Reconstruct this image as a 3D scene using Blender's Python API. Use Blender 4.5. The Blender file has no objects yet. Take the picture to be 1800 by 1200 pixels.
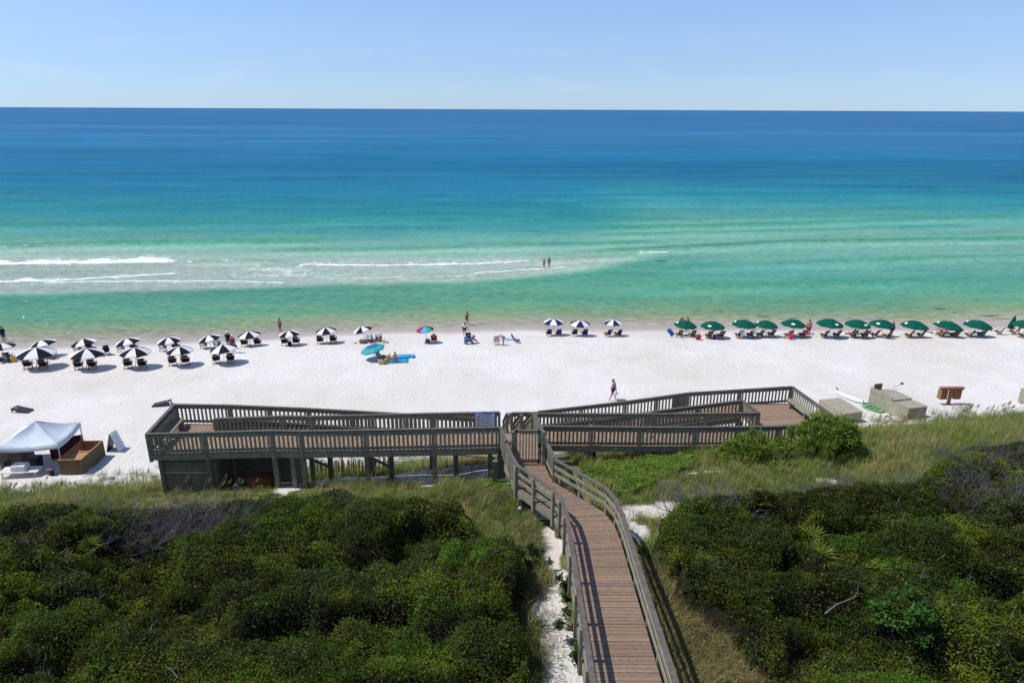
import bpy, bmesh, math, random
import numpy as np
from mathutils import Vector, Matrix, Euler
random.seed(7)
rng = np.random.default_rng(11)
scene = bpy.context.scene
COL = scene.collection
R_ = math.radians
PI = math.pi

# ------------------------------------------------------------------ camera
CAM_H, FOC = 23.0, 1200.0
pitch = math.atan(408 / 1200); roll = R_(.25)
cF = Vector((0, math.cos(pitch), -math.sin(pitch)))
cU0 = Vector((0, math.sin(pitch), math.cos(pitch)))
cR0 = Vector((1, 0, 0))
cR = cR0 * math.cos(roll) + cU0 * math.sin(roll)
cU = cU0 * math.cos(roll) - cR0 * math.sin(roll)
cd = bpy.data.cameras.new('camera')
cam = bpy.data.objects.new('camera', cd)
COL.objects.link(cam)
M = Matrix.Identity(4)
for i in range(3):
    M[i][0], M[i][1], M[i][2] = cR[i], cU[i], -cF[i]
M[2][3] = CAM_H
cam.matrix_world = M
cd.sensor_width = 36; cd.lens = 24; cd.clip_end = 120000; cd.clip_start = .5
scene.camera = cam


def ray(px, py):
    return cF + cR * ((px - 900) / FOC) + cU * ((600 - py) / FOC)


def at(px, py, z):
    d = ray(px, py); t = (z - CAM_H) / d.z
    return Vector((d.x * t, d.y * t, z))


# ------------------------------------------------------------------ terrain functions (numpy)
def _h(ix, iy, s):
    n = (ix.astype(np.int64) * 374761393 + iy.astype(np.int64) * 668265263 + s * 2147483647) & 0xffffffff
    n = ((n ^ (n >> 13)) * 1274126177) & 0xffffffff
    return ((n ^ (n >> 16)) & 0xffff) / 65535.0


def vnoise(x, y, s=0):
    x = np.asarray(x, float); y = np.asarray(y, float)
    ix = np.floor(x); iy = np.floor(y)
    fx = x - ix; fy = y - iy
    fx = fx * fx * (3 - 2 * fx); fy = fy * fy * (3 - 2 * fy)
    a = _h(ix, iy, s); b = _h(ix + 1, iy, s); c = _h(ix, iy + 1, s); d = _h(ix + 1, iy + 1, s)
    return (a + (b - a) * fx) * (1 - fy) + (c + (d - c) * fx) * fy


def fbm(x, y, s=0, o=4):
    t = 0; a = .5; n = 0
    for k in range(o):
        t = t + a * vnoise(x * 2 ** k + 17.3 * k, y * 2 ** k + 5.1 * k, s + k); n += a; a *= .5
    return t / n


def sstep(a, b, x):
    t = np.clip((np.asarray(x, float) - a) / (b - a), 0, 1)
    return t * t * (3 - 2 * t)


SX = [-400, -150, -52.56, -44.2, -34.75, -27.9, -21.2, -12.6, -5.1, 4, 45, 52, 60, 150, 500]
SY = [40, 58.5, 66.2, 66.9, 68.1, 69.2, 71, 72.2, 73.1, 73.3, 73.6, 74.3, 76, 84, 100]


def shore_y(x):
    x = np.asarray(x, float)
    s = (np.interp(x - 2, SX, SY) + np.interp(x, SX, SY) + np.interp(x + 2, SX, SY)) / 3
    return s + .9 * (fbm(x / 7., x * 0, 5, 3) - .5) + .12 * np.sin(x * .9 + 2 * np.sin(x * .21))


BD = [-60, -15, -6, -2, 0, 2, 5, 7, 10, 15, 25, 40, 400]
BZ = [-3, -1.2, -.7, -.2, 0, .14, .55, .92, 1.35, 1.7, 2.0, 2.1, 2.15]
DY = [-60, 10, 18, 24, 28, 30, 32, 34, 36, 38, 40.5, 200]
DZ = [6.5, 5.8, 5.6, 5.3, 4.6, 4.0, 3.2, 2.2, 1.2, .4, 0, 0]


def dune_u(x, y):
    return np.asarray(y, float) - .17 * np.asarray(x, float)


def ground(x, y):
    x = np.asarray(x, float); y = np.asarray(y, float)
    d = shore_y(x) - y
    zb = sum(np.interp(d + k, BD, BZ) for k in (-1, 0, 1)) / 3
    u = dune_u(x, y)
    zd = sum(np.interp(u + k, DY, DZ) for k in (-1.5, -.5, .5, 1.5)) / 4
    f = np.clip(zd / 2, 0, 1)
    nz = (fbm(x / 4., y / 4., 3, 3) - .5) * .7 * f
    bn = (fbm(x / 2.5, y / 2.5, 9, 3) - .5) * .16 * sstep(5, 9, d)
    ridge = .10 * np.exp(-((d - 7.5 - 1.2 * np.sin(x / 6.)) / 1.3) ** 2)
    return zb + zd + nz + bn + ridge


def gz(x, y):
    return float(ground(np.array([x]), np.array([y]))[0])


def on(px, py):
    """where the sight line of the photo's pixel meets the ground"""
    d = ray(px, py)
    z = 2.0
    for k in range(30):
        p = at(px, py, z); z2 = max(gz(p.x, p.y), -.05)
        z = .5 * z + .5 * z2
    p = at(px, py, z); p.z = max(gz(p.x, p.y), -.05)
    return p


# ------------------------------------------------------------------ materials
def new_mat(name):
    m = bpy.data.materials.new(name); m.use_nodes = True
    nt = m.node_tree; nt.nodes.clear()
    out = nt.nodes.new('ShaderNodeOutputMaterial')
    b = nt.nodes.new('ShaderNodeBsdfPrincipled')
    nt.links.new(b.outputs[0], out.inputs[0])
    return m, nt, b, out


def N(nt, t, **kw):
    n = nt.nodes.new('ShaderNode' + t)
    for k, v in kw.items():
        if k in n.inputs: n.inputs[k].default_value = v
        else: setattr(n, k, v)
    return n


def rgba(c): return (c[0], c[1], c[2], 1)


def paint(name, c, rough=.6, var=.18, scale=6., bump=.0, spec=.4, c2=None, stretch=None, objcoord=True):
    """a procedural material: base colour broken up by two noises, optional bump"""
    m, nt, b, out = new_mat(name)
    tc = N(nt, 'TexCoord'); src = tc.outputs['Object']
    if stretch:
        mp = N(nt, 'Mapping'); mp.inputs['Scale'].default_value = stretch
        nt.links.new(src, mp.inputs[0]); src = mp.outputs[0]
    n1 = N(nt, 'TexNoise', Scale=scale, Detail=5.0, Roughness=.65)
    nt.links.new(src, n1.inputs['Vector'])
    r = N(nt, 'ValToRGB')
    c2 = c2 or tuple(x * (1 - var) for x in c)
    hi = tuple(min(1, x * (1 + var * .7)) for x in c)
    e = r.color_ramp.elements
    e[0].position = .3; e[0].color = rgba(c2); e[1].position = .7; e[1].color = rgba(hi)
    nt.links.new(n1.outputs['Fac'], r.inputs[0])
    nt.links.new(r.outputs[0], b.inputs['Base Color'])
    b.inputs['Roughness'].default_value = rough
    b.inputs['Specular IOR Level'].default_value = spec
    if bump:
        bp = N(nt, 'Bump', Strength=bump, Distance=.02)
        nt.links.new(n1.outputs['Fac'], bp.inputs['Height'])
        nt.links.new(bp.outputs[0], b.inputs['Normal'])
    return m


def attr_mat(name, attr, rough=.6, transl=0., spec=.3, var=.0):
    m, nt, b, out = new_mat(name)
    a = N(nt, 'Attribute', attribute_name=attr)
    src = a.outputs['Color']
    if var:
        g = N(nt, 'NewGeometry')
        n1 = N(nt, 'TexNoise', Scale=9., Detail=6., Roughness=.7)
        nt.links.new(g.outputs['Position'], n1.inputs['Vector'])
        mr = N(nt, 'MapRange'); mr.inputs[1].default_value = .25; mr.inputs[2].default_value = .75
        mr.inputs[3].default_value = 1 - var; mr.inputs[4].default_value = 1 + var
        nt.links.new(n1.outputs['Fac'], mr.inputs[0])
        mx = N(nt, 'VectorMath', operation='SCALE')
        nt.links.new(src, mx.inputs[0]); nt.links.new(mr.outputs[0], mx.inputs['Scale'])
        src = mx.outputs[0]
    nt.links.new(src, b.inputs['Base Color'])
    b.inputs['Roughness'].default_value = rough
    b.inputs['Specular IOR Level'].default_value = spec
    if transl:
        t = N(nt, 'BsdfTranslucent'); nt.links.new(src, t.inputs[0])
        ms = N(nt, 'MixShader', Fac=transl)
        nt.links.new(b.outputs[0], ms.inputs[1]); nt.links.new(t.outputs[0], ms.inputs[2])
        nt.links.new(ms.outputs[0], out.inputs[0])
    return m


MT = {}
MT['rail'] = paint('painted_timber', (.262, .25, .172), .75, .3, 3., .3, .25, stretch=(1, 1, 1))
MT['cap'] = paint('weathered_cap', (.135, .112, .098), .8, .35, 5., .4, .25)
MT['under'] = paint('dark_timber', (.19, .185, .13), .8, .3, 4., .3, .2)
MT['deck'] = attr_mat('deck_boards', 'tint', .75, 0, .25, .28)
MT['white_cloth'] = paint('white_canvas', (.78, .78, .8), .8, .05, 3.)
MT['black_cloth'] = paint('black_canvas', (.012, .013, .019), .8, .3, 6., 0, .12)
MT['navy_cloth'] = paint('navy_canvas', (.014, .022, .095), .8, .25, 6., 0, .12)
MT['green_cloth'] = paint('green_canvas', (.003, .088, .06), .8, .2, 3., 0, .1)
MT['dkgreen_cloth'] = paint('dark_green_canvas', (.008, .040, .034), .8, .3, 5.)
MT['pole'] = paint('pale_wood_pole', (.55, .42, .3), .5, .15, 8.)
MT['chairwood'] = paint('varnished_wood', (.46, .24, .11), .5, .25, 12.)
MT['metal'] = paint('white_metal', (.6, .62, .65), .35, .08, 8.)
MT['tan_ply'] = paint('tan_painted_ply', (.35, .32, .24), .8, .16, 2.5, .15, .25)
MT['brown_ply'] = paint('brown_painted_ply', (.125, .092, .056), .8, .18, 2.5, .15, .25)
MT['maroon'] = paint('maroon_panel', (.09, .022, .03), .7, .2, 3.)
MT['rawply'] = paint('bare_plywood', (.44, .22, .11), .75, .22, 5., .1, .25, stretch=(1, 5, 1))
MT['cedar'] = paint('cedar_boards', (.33, .15, .065), .7, .25, 6.)
MT['black_plastic'] = paint('black_plastic', (.012, .012, .014), .4, .3, 6.)
MT['board_black'] = paint('black_board_paint', (.028, .028, .034), .6, .3, 6.)
MT['white_plastic'] = paint('white_plastic', (.78, .78, .76), .4, .05, 4.)
MT['teal'] = paint('teal_cloth', (.01, .16, .26), .7, .15, 4.)
MT['turq'] = paint('turquoise_cloth', (.01, .3, .42), .7, .15, 4.)
MT['blue'] = paint('blue_cloth', (.02, .13, .45), .7, .15, 4.)
MT['ltblue'] = paint('light_blue_foam', (.05, .36, .75), .5, .1, 4.)
MT['red'] = paint('red_cloth', (.36, .02, .035), .7, .15, 4.)
MT['maroon_shirt'] = paint('maroon_shirt', (.2, .03, .05), .8, .2, 8.)
MT['pink'] = paint('pink_towel', (.65, .02, .13), .8, .15, 6.)
MT['purple'] = paint('purple_towel', (.1, .03, .16), .8, .2, 6.)
MT['yellow'] = paint('yellow_plastic', (.6, .42, .04), .5, .15, 6.)
MT['khaki'] = paint('khaki_cloth', (.32, .27, .2), .8, .15, 8.)
MT['grey_cloth'] = paint('grey_cloth', (.12, .13, .16), .8, .2, 8.)
MT['ltgrey'] = paint('light_grey_cloth', (.42, .47, .5), .7, .1, 8.)
MT['brown_cloth'] = paint('brown_cloth', (.12, .06, .045), .8, .25, 8.)
MT['denim'] = paint('blue_shorts', (.03, .09, .3), .8, .2, 8.)
MT['ltdenim'] = paint('pale_blue_shorts', (.2, .36, .6), .8, .2, 8.)
MT['skin'] = paint('skin', (.50, .26, .17), .55, .08, 10.)
MT['skin_tan'] = paint('tanned_skin', (.33, .155, .095), .55, .08, 10.)
MT['skin_red'] = paint('sunburnt_skin', (.52, .24, .17), .55, .1, 10.)
MT['hair_dark'] = paint('dark_hair', (.018, .012, .01), .5, .3, 30.)
MT['hair_brown'] = paint('brown_hair', (.09, .045, .02), .5, .3, 30.)
MT['hair_ginger'] = paint('ginger_hair', (.3, .11, .035), .5, .3, 30.)
MT['straw'] = paint('woven_straw', (.48, .36, .2), .8, .3, 20., .3)
MT['plaid'] = paint('mottled_shirt', (.28, .22, .22), .8, .6, 22.)
MT['lime'] = paint('lime_paint', (.15, .46, .10), .4, .1, 4.)
MT['seafoam'] = paint('green_stripe', (.02, .13, .09), .5, .2, 6.)
MT['signwhite'] = paint('sign_face', (.74, .79, .86), .45, .06, 6.)
MT['ink'] = paint('sign_ink', (.05, .08, .15), .6, .1, 6.)
MT['chalk'] = paint('chalk_marks', (.16, .2, .3), .7, .2, 6.)
MT['rust'] = paint('rusty_orange', (.2, .055, .02), .85, .3, 8.)
MT['twig'] = paint('grey_dead_twigs', (.165, .145, .155), .9, .3, 6.)
MT['bark'] = paint('brown_bark', (.1, .075, .055), .9, .3, 10., .3)
MT['tent_cloth'] = paint('tent_canvas', (.62, .68, .74), .7, .05, 1.5, .1)
MT['slat'] = paint('fence_slats', (.30, .22, .12), .85, .35, 10.)
MT['leaf'] = attr_mat('scrub_leaves', 'tint', .6, .25, .08)
MT['grass'] = attr_mat('grass_blades', 'tint', .7, .25, .15)
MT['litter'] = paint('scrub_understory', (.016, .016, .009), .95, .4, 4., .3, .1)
MT['lens'] = paint('reflector', (.75, .78, .8), .3, .05, 8.)


# ------------------------------------------------------------------ mesh helpers
class MB:
    def __init__(s): s.v = []; s.f = []; s.m = []; s.col = []

    def add(s, vs, fs, mi=0, col=None):
        o = len(s.v); s.v += [tuple(v) for v in vs]
        for f in fs:
            s.f.append(tuple(i + o for i in f)); s.m.append(mi); s.col.append(col or (1, 1, 1))
        return s

    def hexa(s, p, mi=0, col=None):  # 8 points: bottom 4 ccw, top 4 ccw
        return s.add(p, [(3, 2, 1, 0), (4, 5, 6, 7), (0, 1, 5, 4), (1, 2, 6, 5), (2, 3, 7, 6), (3, 0, 4, 7)], mi, col)

    def box(s, c, d, rz=0, mi=0, col=None, mat=None):
        x, y, z = (k / 2 for k in d)
        p = [Vector(q) for q in ((-x, -y, -z), (x, -y, -z), (x, y, -z), (-x, y, -z), (-x, -y, z), (x, -y, z), (x, y, z), (-x, y, z))]
        Rm = mat if mat is not None else Matrix.Rotation(rz, 3, 'Z')
        return s.hexa([Rm @ q + Vector(c) for q in p], mi, col)

    def bar(s, a, b, w, h, mi=0, col=None, up=Vector((0, 0, 1))):
        """beam from a to b, w sideways, h along up"""
        a = Vector(a); b = Vector(b); d = (b - a).normalized()
        sd = d.cross(up)
        if sd.length < 1e-4: sd = Vector((1, 0, 0))
        sd.normalize(); u = sd.cross(d).normalized()
        sd *= w / 2; u = u * (h / 2)
        return s.hexa([a - sd - u, a + sd - u, b + sd - u, b - sd - u, a - sd + u, a + sd + u, b + sd + u, b - sd + u], mi, col)

    def tube(s, pts, r, n=6, mi=0, col=None, cap=True):
        pts = [Vector(p) for p in pts]
        rs = r if isinstance(r, (list, tuple)) else [r] * len(pts)
        o = len(s.v); prev = None
        for i, p in enumerate(pts):
            d = (pts[min(i + 1, len(pts) - 1)] - pts[max(i - 1, 0)]).normalized()
            a = d.cross(Vector((0, 0, 1)))
            if a.length < 1e-3: a = Vector((1, 0, 0))
            if prev is not None:
                a2 = prev - d * prev.dot(d)
                if a2.length > 1e-3: a = a2
            a.normalize(); prev = a; b = d.cross(a)
            for k in range(n):
                t = 2 * PI * k / n
                s.v.append(tuple(p + (a * math.cos(t) + b * math.sin(t)) * rs[i]))
        for i in range(len(pts) - 1):
            for k in range(n):
                k2 = (k + 1) % n
                s.f.append((o + i * n + k, o + i * n + k2, o + (i + 1) * n + k2, o + (i + 1) * n + k)); s.m.append(mi); s.col.append(col or (1, 1, 1))
        if cap:
            s.f.append(tuple(o + k for k in reversed(range(n)))); s.m.append(mi); s.col.append(col or (1, 1, 1))
            q = o + (len(pts) - 1) * n
            s.f.append(tuple(q + k for k in range(n))); s.m.append(mi); s.col.append(col or (1, 1, 1))
        return s

    def lathe(s, prof, n=16, c=(0, 0, 0), mi=0, sx=1, sy=1):
        o = len(s.v); c = Vector(c)
        for r, z in prof:
            for k in range(n):
                t = 2 * PI * k / n
                s.v.append((c.x + r * sx * math.cos(t), c.y + r * sy * math.sin(t), c.z + z))
        for i in range(len(prof) - 1):
            for k in range(n):
                k2 = (k + 1) % n
                s.f.append((o + i * n + k, o + i * n + k2, o + (i + 1) * n + k2, o + (i + 1) * n + k)); s.m.append(mi); s.col.append((1, 1, 1))
        s.f.append(tuple(o + k for k in reversed(range(n)))); s.m.append(mi); s.col.append((1, 1, 1))
        q = o + (len(prof) - 1) * n
        s.f.append(tuple(q + k for k in range(n))); s.m.append(mi); s.col.append((1, 1, 1))
        return s

    def ellipsoid(s, c, r, n=10, m=6, mi=0):
        prof = [(max(.001, math.sin(PI * i / m)) * 1, -math.cos(PI * i / m)) for i in range(m + 1)]
        o = len(s.v)
        s.lathe(prof, n, mi=mi)
        for i in range(o, len(s.v)):
            v = s.v[i]; s.v[i] = (c[0] + v[0] * r[0], c[1] + v[1] * r[1], c[2] + v[2] * r[2])
        return s

    def mesh(s, name, mats, smooth=False, tint=False):
        me = bpy.data.meshes.new(name)
        me.from_pydata(s.v, [], s.f)
        for m in (mats if isinstance(mats, (list, tuple)) else [mats]): me.materials.append(MT[m] if isinstance(m, str) else m)
        me.polygons.foreach_set('material_index', s.m)
        if smooth: me.polygons.foreach_set('use_smooth', [True] * len(s.f))
        if tint:
            a = me.attributes.new('tint', 'FLOAT_COLOR', 'FACE')
            a.data.foreach_set('color', np.array([(*c, 1) for c in s.col], 'f').ravel())
        me.update()
        return me

    def obj(s, name, mats, parent=None, smooth=False, tint=False, loc=None, bevel=0):
        return mk(name, s.mesh(name, mats, smooth, tint), parent, loc)


def mk(name, me, parent=None, loc=None):
    o = bpy.data.objects.new(name, me); COL.objects.link(o)
    if parent: o.parent = parent
    if loc is not None: o.location = loc
    return o


def tag(o, label, cat, group=None):
    o['label'] = label; o['category'] = cat
    if group: o['group'] = group
    return o


def thing(name, label, cat, loc=(0, 0, 0), rz=0, group=None, rot=None):
    o = bpy.data.objects.new(name, None); COL.objects.link(o)
    o.empty_display_size = .2
    o.location = loc; o.rotation_euler = rot or (0, 0, rz)
    return tag(o, label, cat, group)


def kids(o): return KIDS(o)


def KIDS(o): return [c for c in bpy.data.objects if c.parent == o]


def dup(root, loc, rot, label, group=None, cache={}):
    r = root.copy(); COL.objects.link(r); r.location = loc; r.rotation_euler = rot
    r['label'] = label
    if group: r['group'] = group
    if root.name not in cache:
        cache[root.name] = [(c, KIDS(c)) for c in KIDS(root)]
    for c, gs in cache[root.name]:
        c2 = c.copy(); COL.objects.link(c2); c2.parent = r
        for g in gs:
            g2 = g.copy(); COL.objects.link(g2); g2.parent = c2
    return r


def np_mesh(name, co, loops, nper, mat, tint=None, smooth=False):
    """mesh from numpy: co (V,3); loops flat vertex ids; nper verts per face (array or int)"""
    me = bpy.data.meshes.new(name)
    nl = len(loops)
    nf = nl // nper if isinstance(nper, int) else len(nper)
    me.vertices.add(len(co)); me.vertices.foreach_set('co', np.ascontiguousarray(co, 'f').ravel())
    me.loops.add(nl); me.loops.foreach_set('vertex_index', np.ascontiguousarray(loops, 'i'))
    me.polygons.add(nf)
    if isinstance(nper, int): st = np.arange(nf) * nper
    else: st = np.concatenate([[0], np.cumsum(nper)[:-1]])
    me.polygons.foreach_set('loop_start', np.ascontiguousarray(st, 'i'))
    if smooth: me.polygons.foreach_set('use_smooth', np.ones(nf, bool))
    for m in (mat if isinstance(mat, list) else [mat]): me.materials.append(m)
    if tint is not None:
        a = me.attributes.new('tint', 'FLOAT_COLOR', 'POINT')
        a.data.foreach_set('color', np.ascontiguousarray(np.hstack([tint, np.ones((len(tint), 1))]), 'f').ravel())
    me.update(calc_edges=True)
    return me


def grid_mesh(name, X, Y, Z, mat, smooth=True):
    ny, nx = X.shape
    co = np.stack([X, Y, Z], -1).reshape(-1, 3)
    i = np.arange((ny - 1) * (nx - 1)); r = i // (nx - 1); c = i % (nx - 1)
    a = r * nx + c
    loops = np.stack([a, a + 1, a + nx + 1, a + nx], 1).ravel()
    return np_mesh(name, co, loops, 4, mat, None, smooth)


def set_attr(me, name, vals):
    a = me.attributes.new(name, 'FLOAT', 'POINT'); a.data.foreach_set('value', np.ascontiguousarray(vals, 'f').ravel())


def set_col(me, name, c):
    a = me.attributes.new(name, 'FLOAT_COLOR', 'POINT')
    a.data.foreach_set('color', np.ascontiguousarray(np.hstack([c, np.ones((len(c), 1))]), 'f').ravel())


# ------------------------------------------------------------------ vegetation masks (world plan)
def in_poly(x, y, P):
    x = np.asarray(x); y = np.asarray(y)
    ins = np.zeros(x.shape, bool); n = len(P)
    for i in range(n):
        x1, y1 = P[i]; x2, y2 = P[(i + 1) % n]
        if y1 == y2: continue
        c = ((y1 > y) != (y2 > y)) & (x < (x2 - x1) * (y - y1) / (y2 - y1) + x1)
        ins ^= c
    return ins


LEFT_SCRUB = [(-46, 20), (-23.9, 22.5), (-19.7, 22.8), (-15.8, 22.2), (-12, 22.2), (-10, 23.2), (-6.9, 24.2), (-3.2, 24.1), (-1.5, 22.9), (-.2, 20.8), (.2, 18.9), (.0, 16.8), (.1, 14.6), (-.2, 11), (-.3, 4), (-46, 4)]
RIGHT_SCRUB = [(5.9, 22.4), (6.9, 23.7), (9.3, 24.2), (11.4, 24), (14, 24.2), (16.7, 25.2), (20.3, 26.9), (23.5, 27.9), (29.5, 28.9), (48, 32), (48, 4), (7.7, 4), (7.7, 14), (7.4, 15.6), (6.5, 17), (5.6, 18.1), (5.4, 20)]
GREEN_COVER = [at(a, b, 6.6).to_2d() for a, b in ((1015, 842), (1060, 812), (1120, 800), (1215, 806), (1235, 830), (1180, 862), (1120, 890), (1080, 905), (1068, 880), (1040, 868))]
GREEN_COVER = [(p.x, p.y) for p in GREEN_COVER]


def soft_poly(x, y, P, wob=.5):
    """1 inside, edges broken up by noise"""
    dx = (fbm(x / 1.3, y / 1.3, 21, 3) - .5) * 2 * wob * 2
    dy = (fbm(x / 1.3 + 40, y / 1.3 + 9, 22, 3) - .5) * 2 * wob * 2
    return in_poly(x + dx, y + dy, P)


SAND_SPOTS = []  # ellipses: x, y, rx, ry
for a, b, z, rx, ry in [(1140, 910, 7., 1.5, .55), (1115, 945, 7.1, .6, .9), (975, 960, 7.1, .55, 1.3), (968, 1010, 7.3, .5, 1.3), (965, 1075, 7.4, .6, 1.4), (980, 1130, 7.5, .6, 1.2), (995, 1185, 7.6, .8, 1.3), (955, 905, 7., .7, .7), (940, 880, 6.9, .45, .4),
                        (515, 850, 5.8, .5, 2.6), (750, 858, 6., .9, .4), (865, 848, 6., .9, 1.2), (890, 852, 6.2, .7, .9), (1250, 842, 6.6, .5, .2), (1215, 848, 6.6, .4, .15), (1455, 852, 7., .8, .3), (1600, 742, 3., 3.5, 1.2), (1540, 738, 3., 3, 1.), (1100, 830, 6.4, .3, .2), (1165, 905, 7., .8, .4), (1000, 1240, 7.6, .9, 1.6), (1490, 762, 3.6, 1.5, .5)]:
    p = at(a, b, z); SAND_SPOTS.append((p.x, p.y, rx, ry))


def sand_spot(x, y):
    m = np.zeros(np.shape(x))
    nx = (fbm(x / .5, y / .5, 31, 3) - .5) * 1.5
    for cx, cy, rx, ry in SAND_SPOTS:
        d = np.sqrt(((x - cx) / rx) ** 2 + ((y - cy) / ry) ** 2) + nx * .6
        m = np.maximum(m, 1 - sstep(.75, 1.15, d))
    return m


def near_walk(x, y):
    """under the boardwalk"""
    cx = np.interp(y, [4, 14, 21, 23, 27], [2.9, 2.9, 2.9, 2.4, .8])
    return (np.abs(x - cx) < 1.0) & (y < 30)


def veg_cover(x, y):
    u = dune_u(x, y)
    n = fbm(x / 2.2, y / 2.2, 41, 4)
    v = 1 - sstep(39.2, 40.8, u + (n - .5) * 3.4)
    v = v * (1 - .6 * sstep(35.5, 39.5, u))
    v = v * (1 - sand_spot(x, y))
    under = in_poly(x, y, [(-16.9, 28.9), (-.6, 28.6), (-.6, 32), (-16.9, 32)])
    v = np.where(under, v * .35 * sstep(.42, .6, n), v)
    return v


# ------------------------------------------------------------------ sand / dune ground
gx = np.concatenate([np.linspace(-420, -62, 40)[:-1], np.arange(-62, 72, .3), np.linspace(72, 420, 40)])
gy = np.concatenate([np.arange(-30, 4, 2.), np.arange(4, 90, .25)])
X, Y = np.meshgrid(gx, gy)
Z = ground(X, Y)
Z = np.where(Y - shore_y(X) > 3, np.minimum(Z, -.4), Z)
# path of the sand under water is hidden by the sea sheet
me = grid_mesh('sand', X, Y, Z, None)
me.materials.clear()
vx, vy = X.ravel(), Y.ravel()
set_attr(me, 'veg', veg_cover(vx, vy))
dsh = shore_y(vx) - vy
set_attr(me, 'wet', 1 - sstep(1.0, 4.4, dsh + (fbm(vx / 3., vy / 3., 51, 3) - .5) * 1.2))
tr = np.exp(-((vy - (.06 * vx + 51.2 + .5 * np.sin(vx / 9.))) / 1.4) ** 2)
set_attr(me, 'tracks', np.clip(tr + np.exp(-((vy - (.06 * vx + 47 + .3 * np.sin(vx / 7.))) / .9) ** 2), 0, 1))


def sand_material():
    m, nt, b, out = new_mat('white_quartz_sand')
    g = N(nt, 'NewGeometry')
    big = N(nt, 'TexNoise', Scale=.11, Detail=7., Roughness=.62)
    fine = N(nt, 'TexNoise', Scale=2.6, Detail=6., Roughness=.7)
    nt.links.new(g.outputs['Position'], big.inputs['Vector']); nt.links.new(g.outputs['Position'], fine.inputs['Vector'])
    r = N(nt, 'ValToRGB'); e = r.color_ramp.elements
    e[0].position = .34; e[0].color = (.65, .595, .52, 1); e[1].position = .62; e[1].color = (.735, .705, .668, 1)
    nt.links.new(big.outputs['Fac'], r.inputs[0])
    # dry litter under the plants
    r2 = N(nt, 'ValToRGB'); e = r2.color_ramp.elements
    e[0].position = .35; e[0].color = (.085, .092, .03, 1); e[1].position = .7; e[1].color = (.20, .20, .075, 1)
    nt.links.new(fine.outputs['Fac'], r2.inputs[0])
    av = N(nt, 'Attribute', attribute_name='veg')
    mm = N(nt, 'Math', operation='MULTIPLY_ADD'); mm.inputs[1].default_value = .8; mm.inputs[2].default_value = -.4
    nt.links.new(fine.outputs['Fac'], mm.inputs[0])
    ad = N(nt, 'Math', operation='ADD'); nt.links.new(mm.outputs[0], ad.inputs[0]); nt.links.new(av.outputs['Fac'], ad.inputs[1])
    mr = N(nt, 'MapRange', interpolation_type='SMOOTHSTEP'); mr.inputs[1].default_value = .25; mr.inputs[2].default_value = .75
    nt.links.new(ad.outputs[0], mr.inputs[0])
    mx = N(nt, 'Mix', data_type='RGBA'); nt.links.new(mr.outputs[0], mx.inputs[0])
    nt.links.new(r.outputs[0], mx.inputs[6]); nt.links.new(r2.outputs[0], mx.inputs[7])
    # wet sand by the water
    aw = N(nt, 'Attribute', attribute_name='wet')
    mw = N(nt, 'Mix', data_type='RGBA'); nt.links.new(aw.outputs['Fac'], mw.inputs[0])
    nt.links.new(mx.outputs[2], mw.inputs[6]); mw.inputs[7].default_value = (.40, .335, .275, 1)
    nt.links.new(mw.outputs[2], b.inputs['Base Color'])
    rr = N(nt, 'MapRange'); rr.inputs[3].default_value = .9; rr.inputs[4].default_value = .35
    nt.links.new(aw.outputs['Fac'], rr.inputs[0]); nt.links.new(rr.outputs[0], b.inputs['Roughness'])
    b.inputs['Specular IOR Level'].default_value = .25
    # footprints
    vo = N(nt, 'TexVoronoi', Scale=3.3, Randomness=1., feature='SMOOTH_F1'); vo.inputs['Smoothness'].default_value = .4
    wob = N(nt, 'TexNoise', Scale=1.6, Detail=3.)
    nt.links.new(g.outputs['Position'], wob.inputs['Vector'])
    vm = N(nt, 'VectorMath', operation='MULTIPLY_ADD'); vm.inputs[1].default_value = (1.1, 1.1, 0)
    nt.links.new(wob.outputs['Color'], vm.inputs[0]); nt.links.new(g.outputs['Position'], vm.inputs[2])
    nt.links.new(vm.outputs[0], vo.inputs['Vector'])
    f2 = N(nt, 'TexNoise', Scale=8., Detail=5., Roughness=.8)
    nt.links.new(g.outputs['Position'], f2.inputs['Vector'])
    hh = N(nt, 'Math', operation='MULTIPLY_ADD'); hh.inputs[1].default_value = .8
    nt.links.new(f2.outputs['Fac'], hh.inputs[0]); nt.links.new(vo.outputs['Distance'], hh.inputs[2])
    # combed vehicle / rake tracks
    wv = N(nt, 'TexWave', Scale=.55, Distortion=1.2, bands_direction='Y'); wv.inputs['Detail'].default_value = 2.
    nt.links.new(g.outputs['Position'], wv.inputs['Vector'])
    at_ = N(nt, 'Attribute', attribute_name='tracks')
    hm = N(nt, 'Mix', data_type='FLOAT'); nt.links.new(at_.outputs['Fac'], hm.inputs[0])
    nt.links.new(hh.outputs[0], hm.inputs[2])
    w2 = N(nt, 'Math', operation='MULTIPLY_ADD'); w2.inputs[1].default_value = .22
    nt.links.new(wv.outputs['Fac'], w2.inputs[0]); nt.links.new(f2.outputs['Fac'], w2.inputs[2])
    nt.links.new(w2.outputs[0], hm.inputs[3])
    sw = N(nt, 'MapRange'); sw.inputs[3].default_value = .48; sw.inputs[4].default_value = .05
    nt.links.new(aw.outputs['Fac'], sw.inputs[0])
    bp = N(nt, 'Bump', Distance=.16); nt.links.new(sw.outputs[0], bp.inputs['Strength'])
    nt.links.new(hm.outputs[0], bp.inputs['Height']); nt.links.new(bp.outputs[0], b.inputs['Normal'])
    return m


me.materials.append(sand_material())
o = mk('sand', me); o['kind'] = 'structure'

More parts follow.
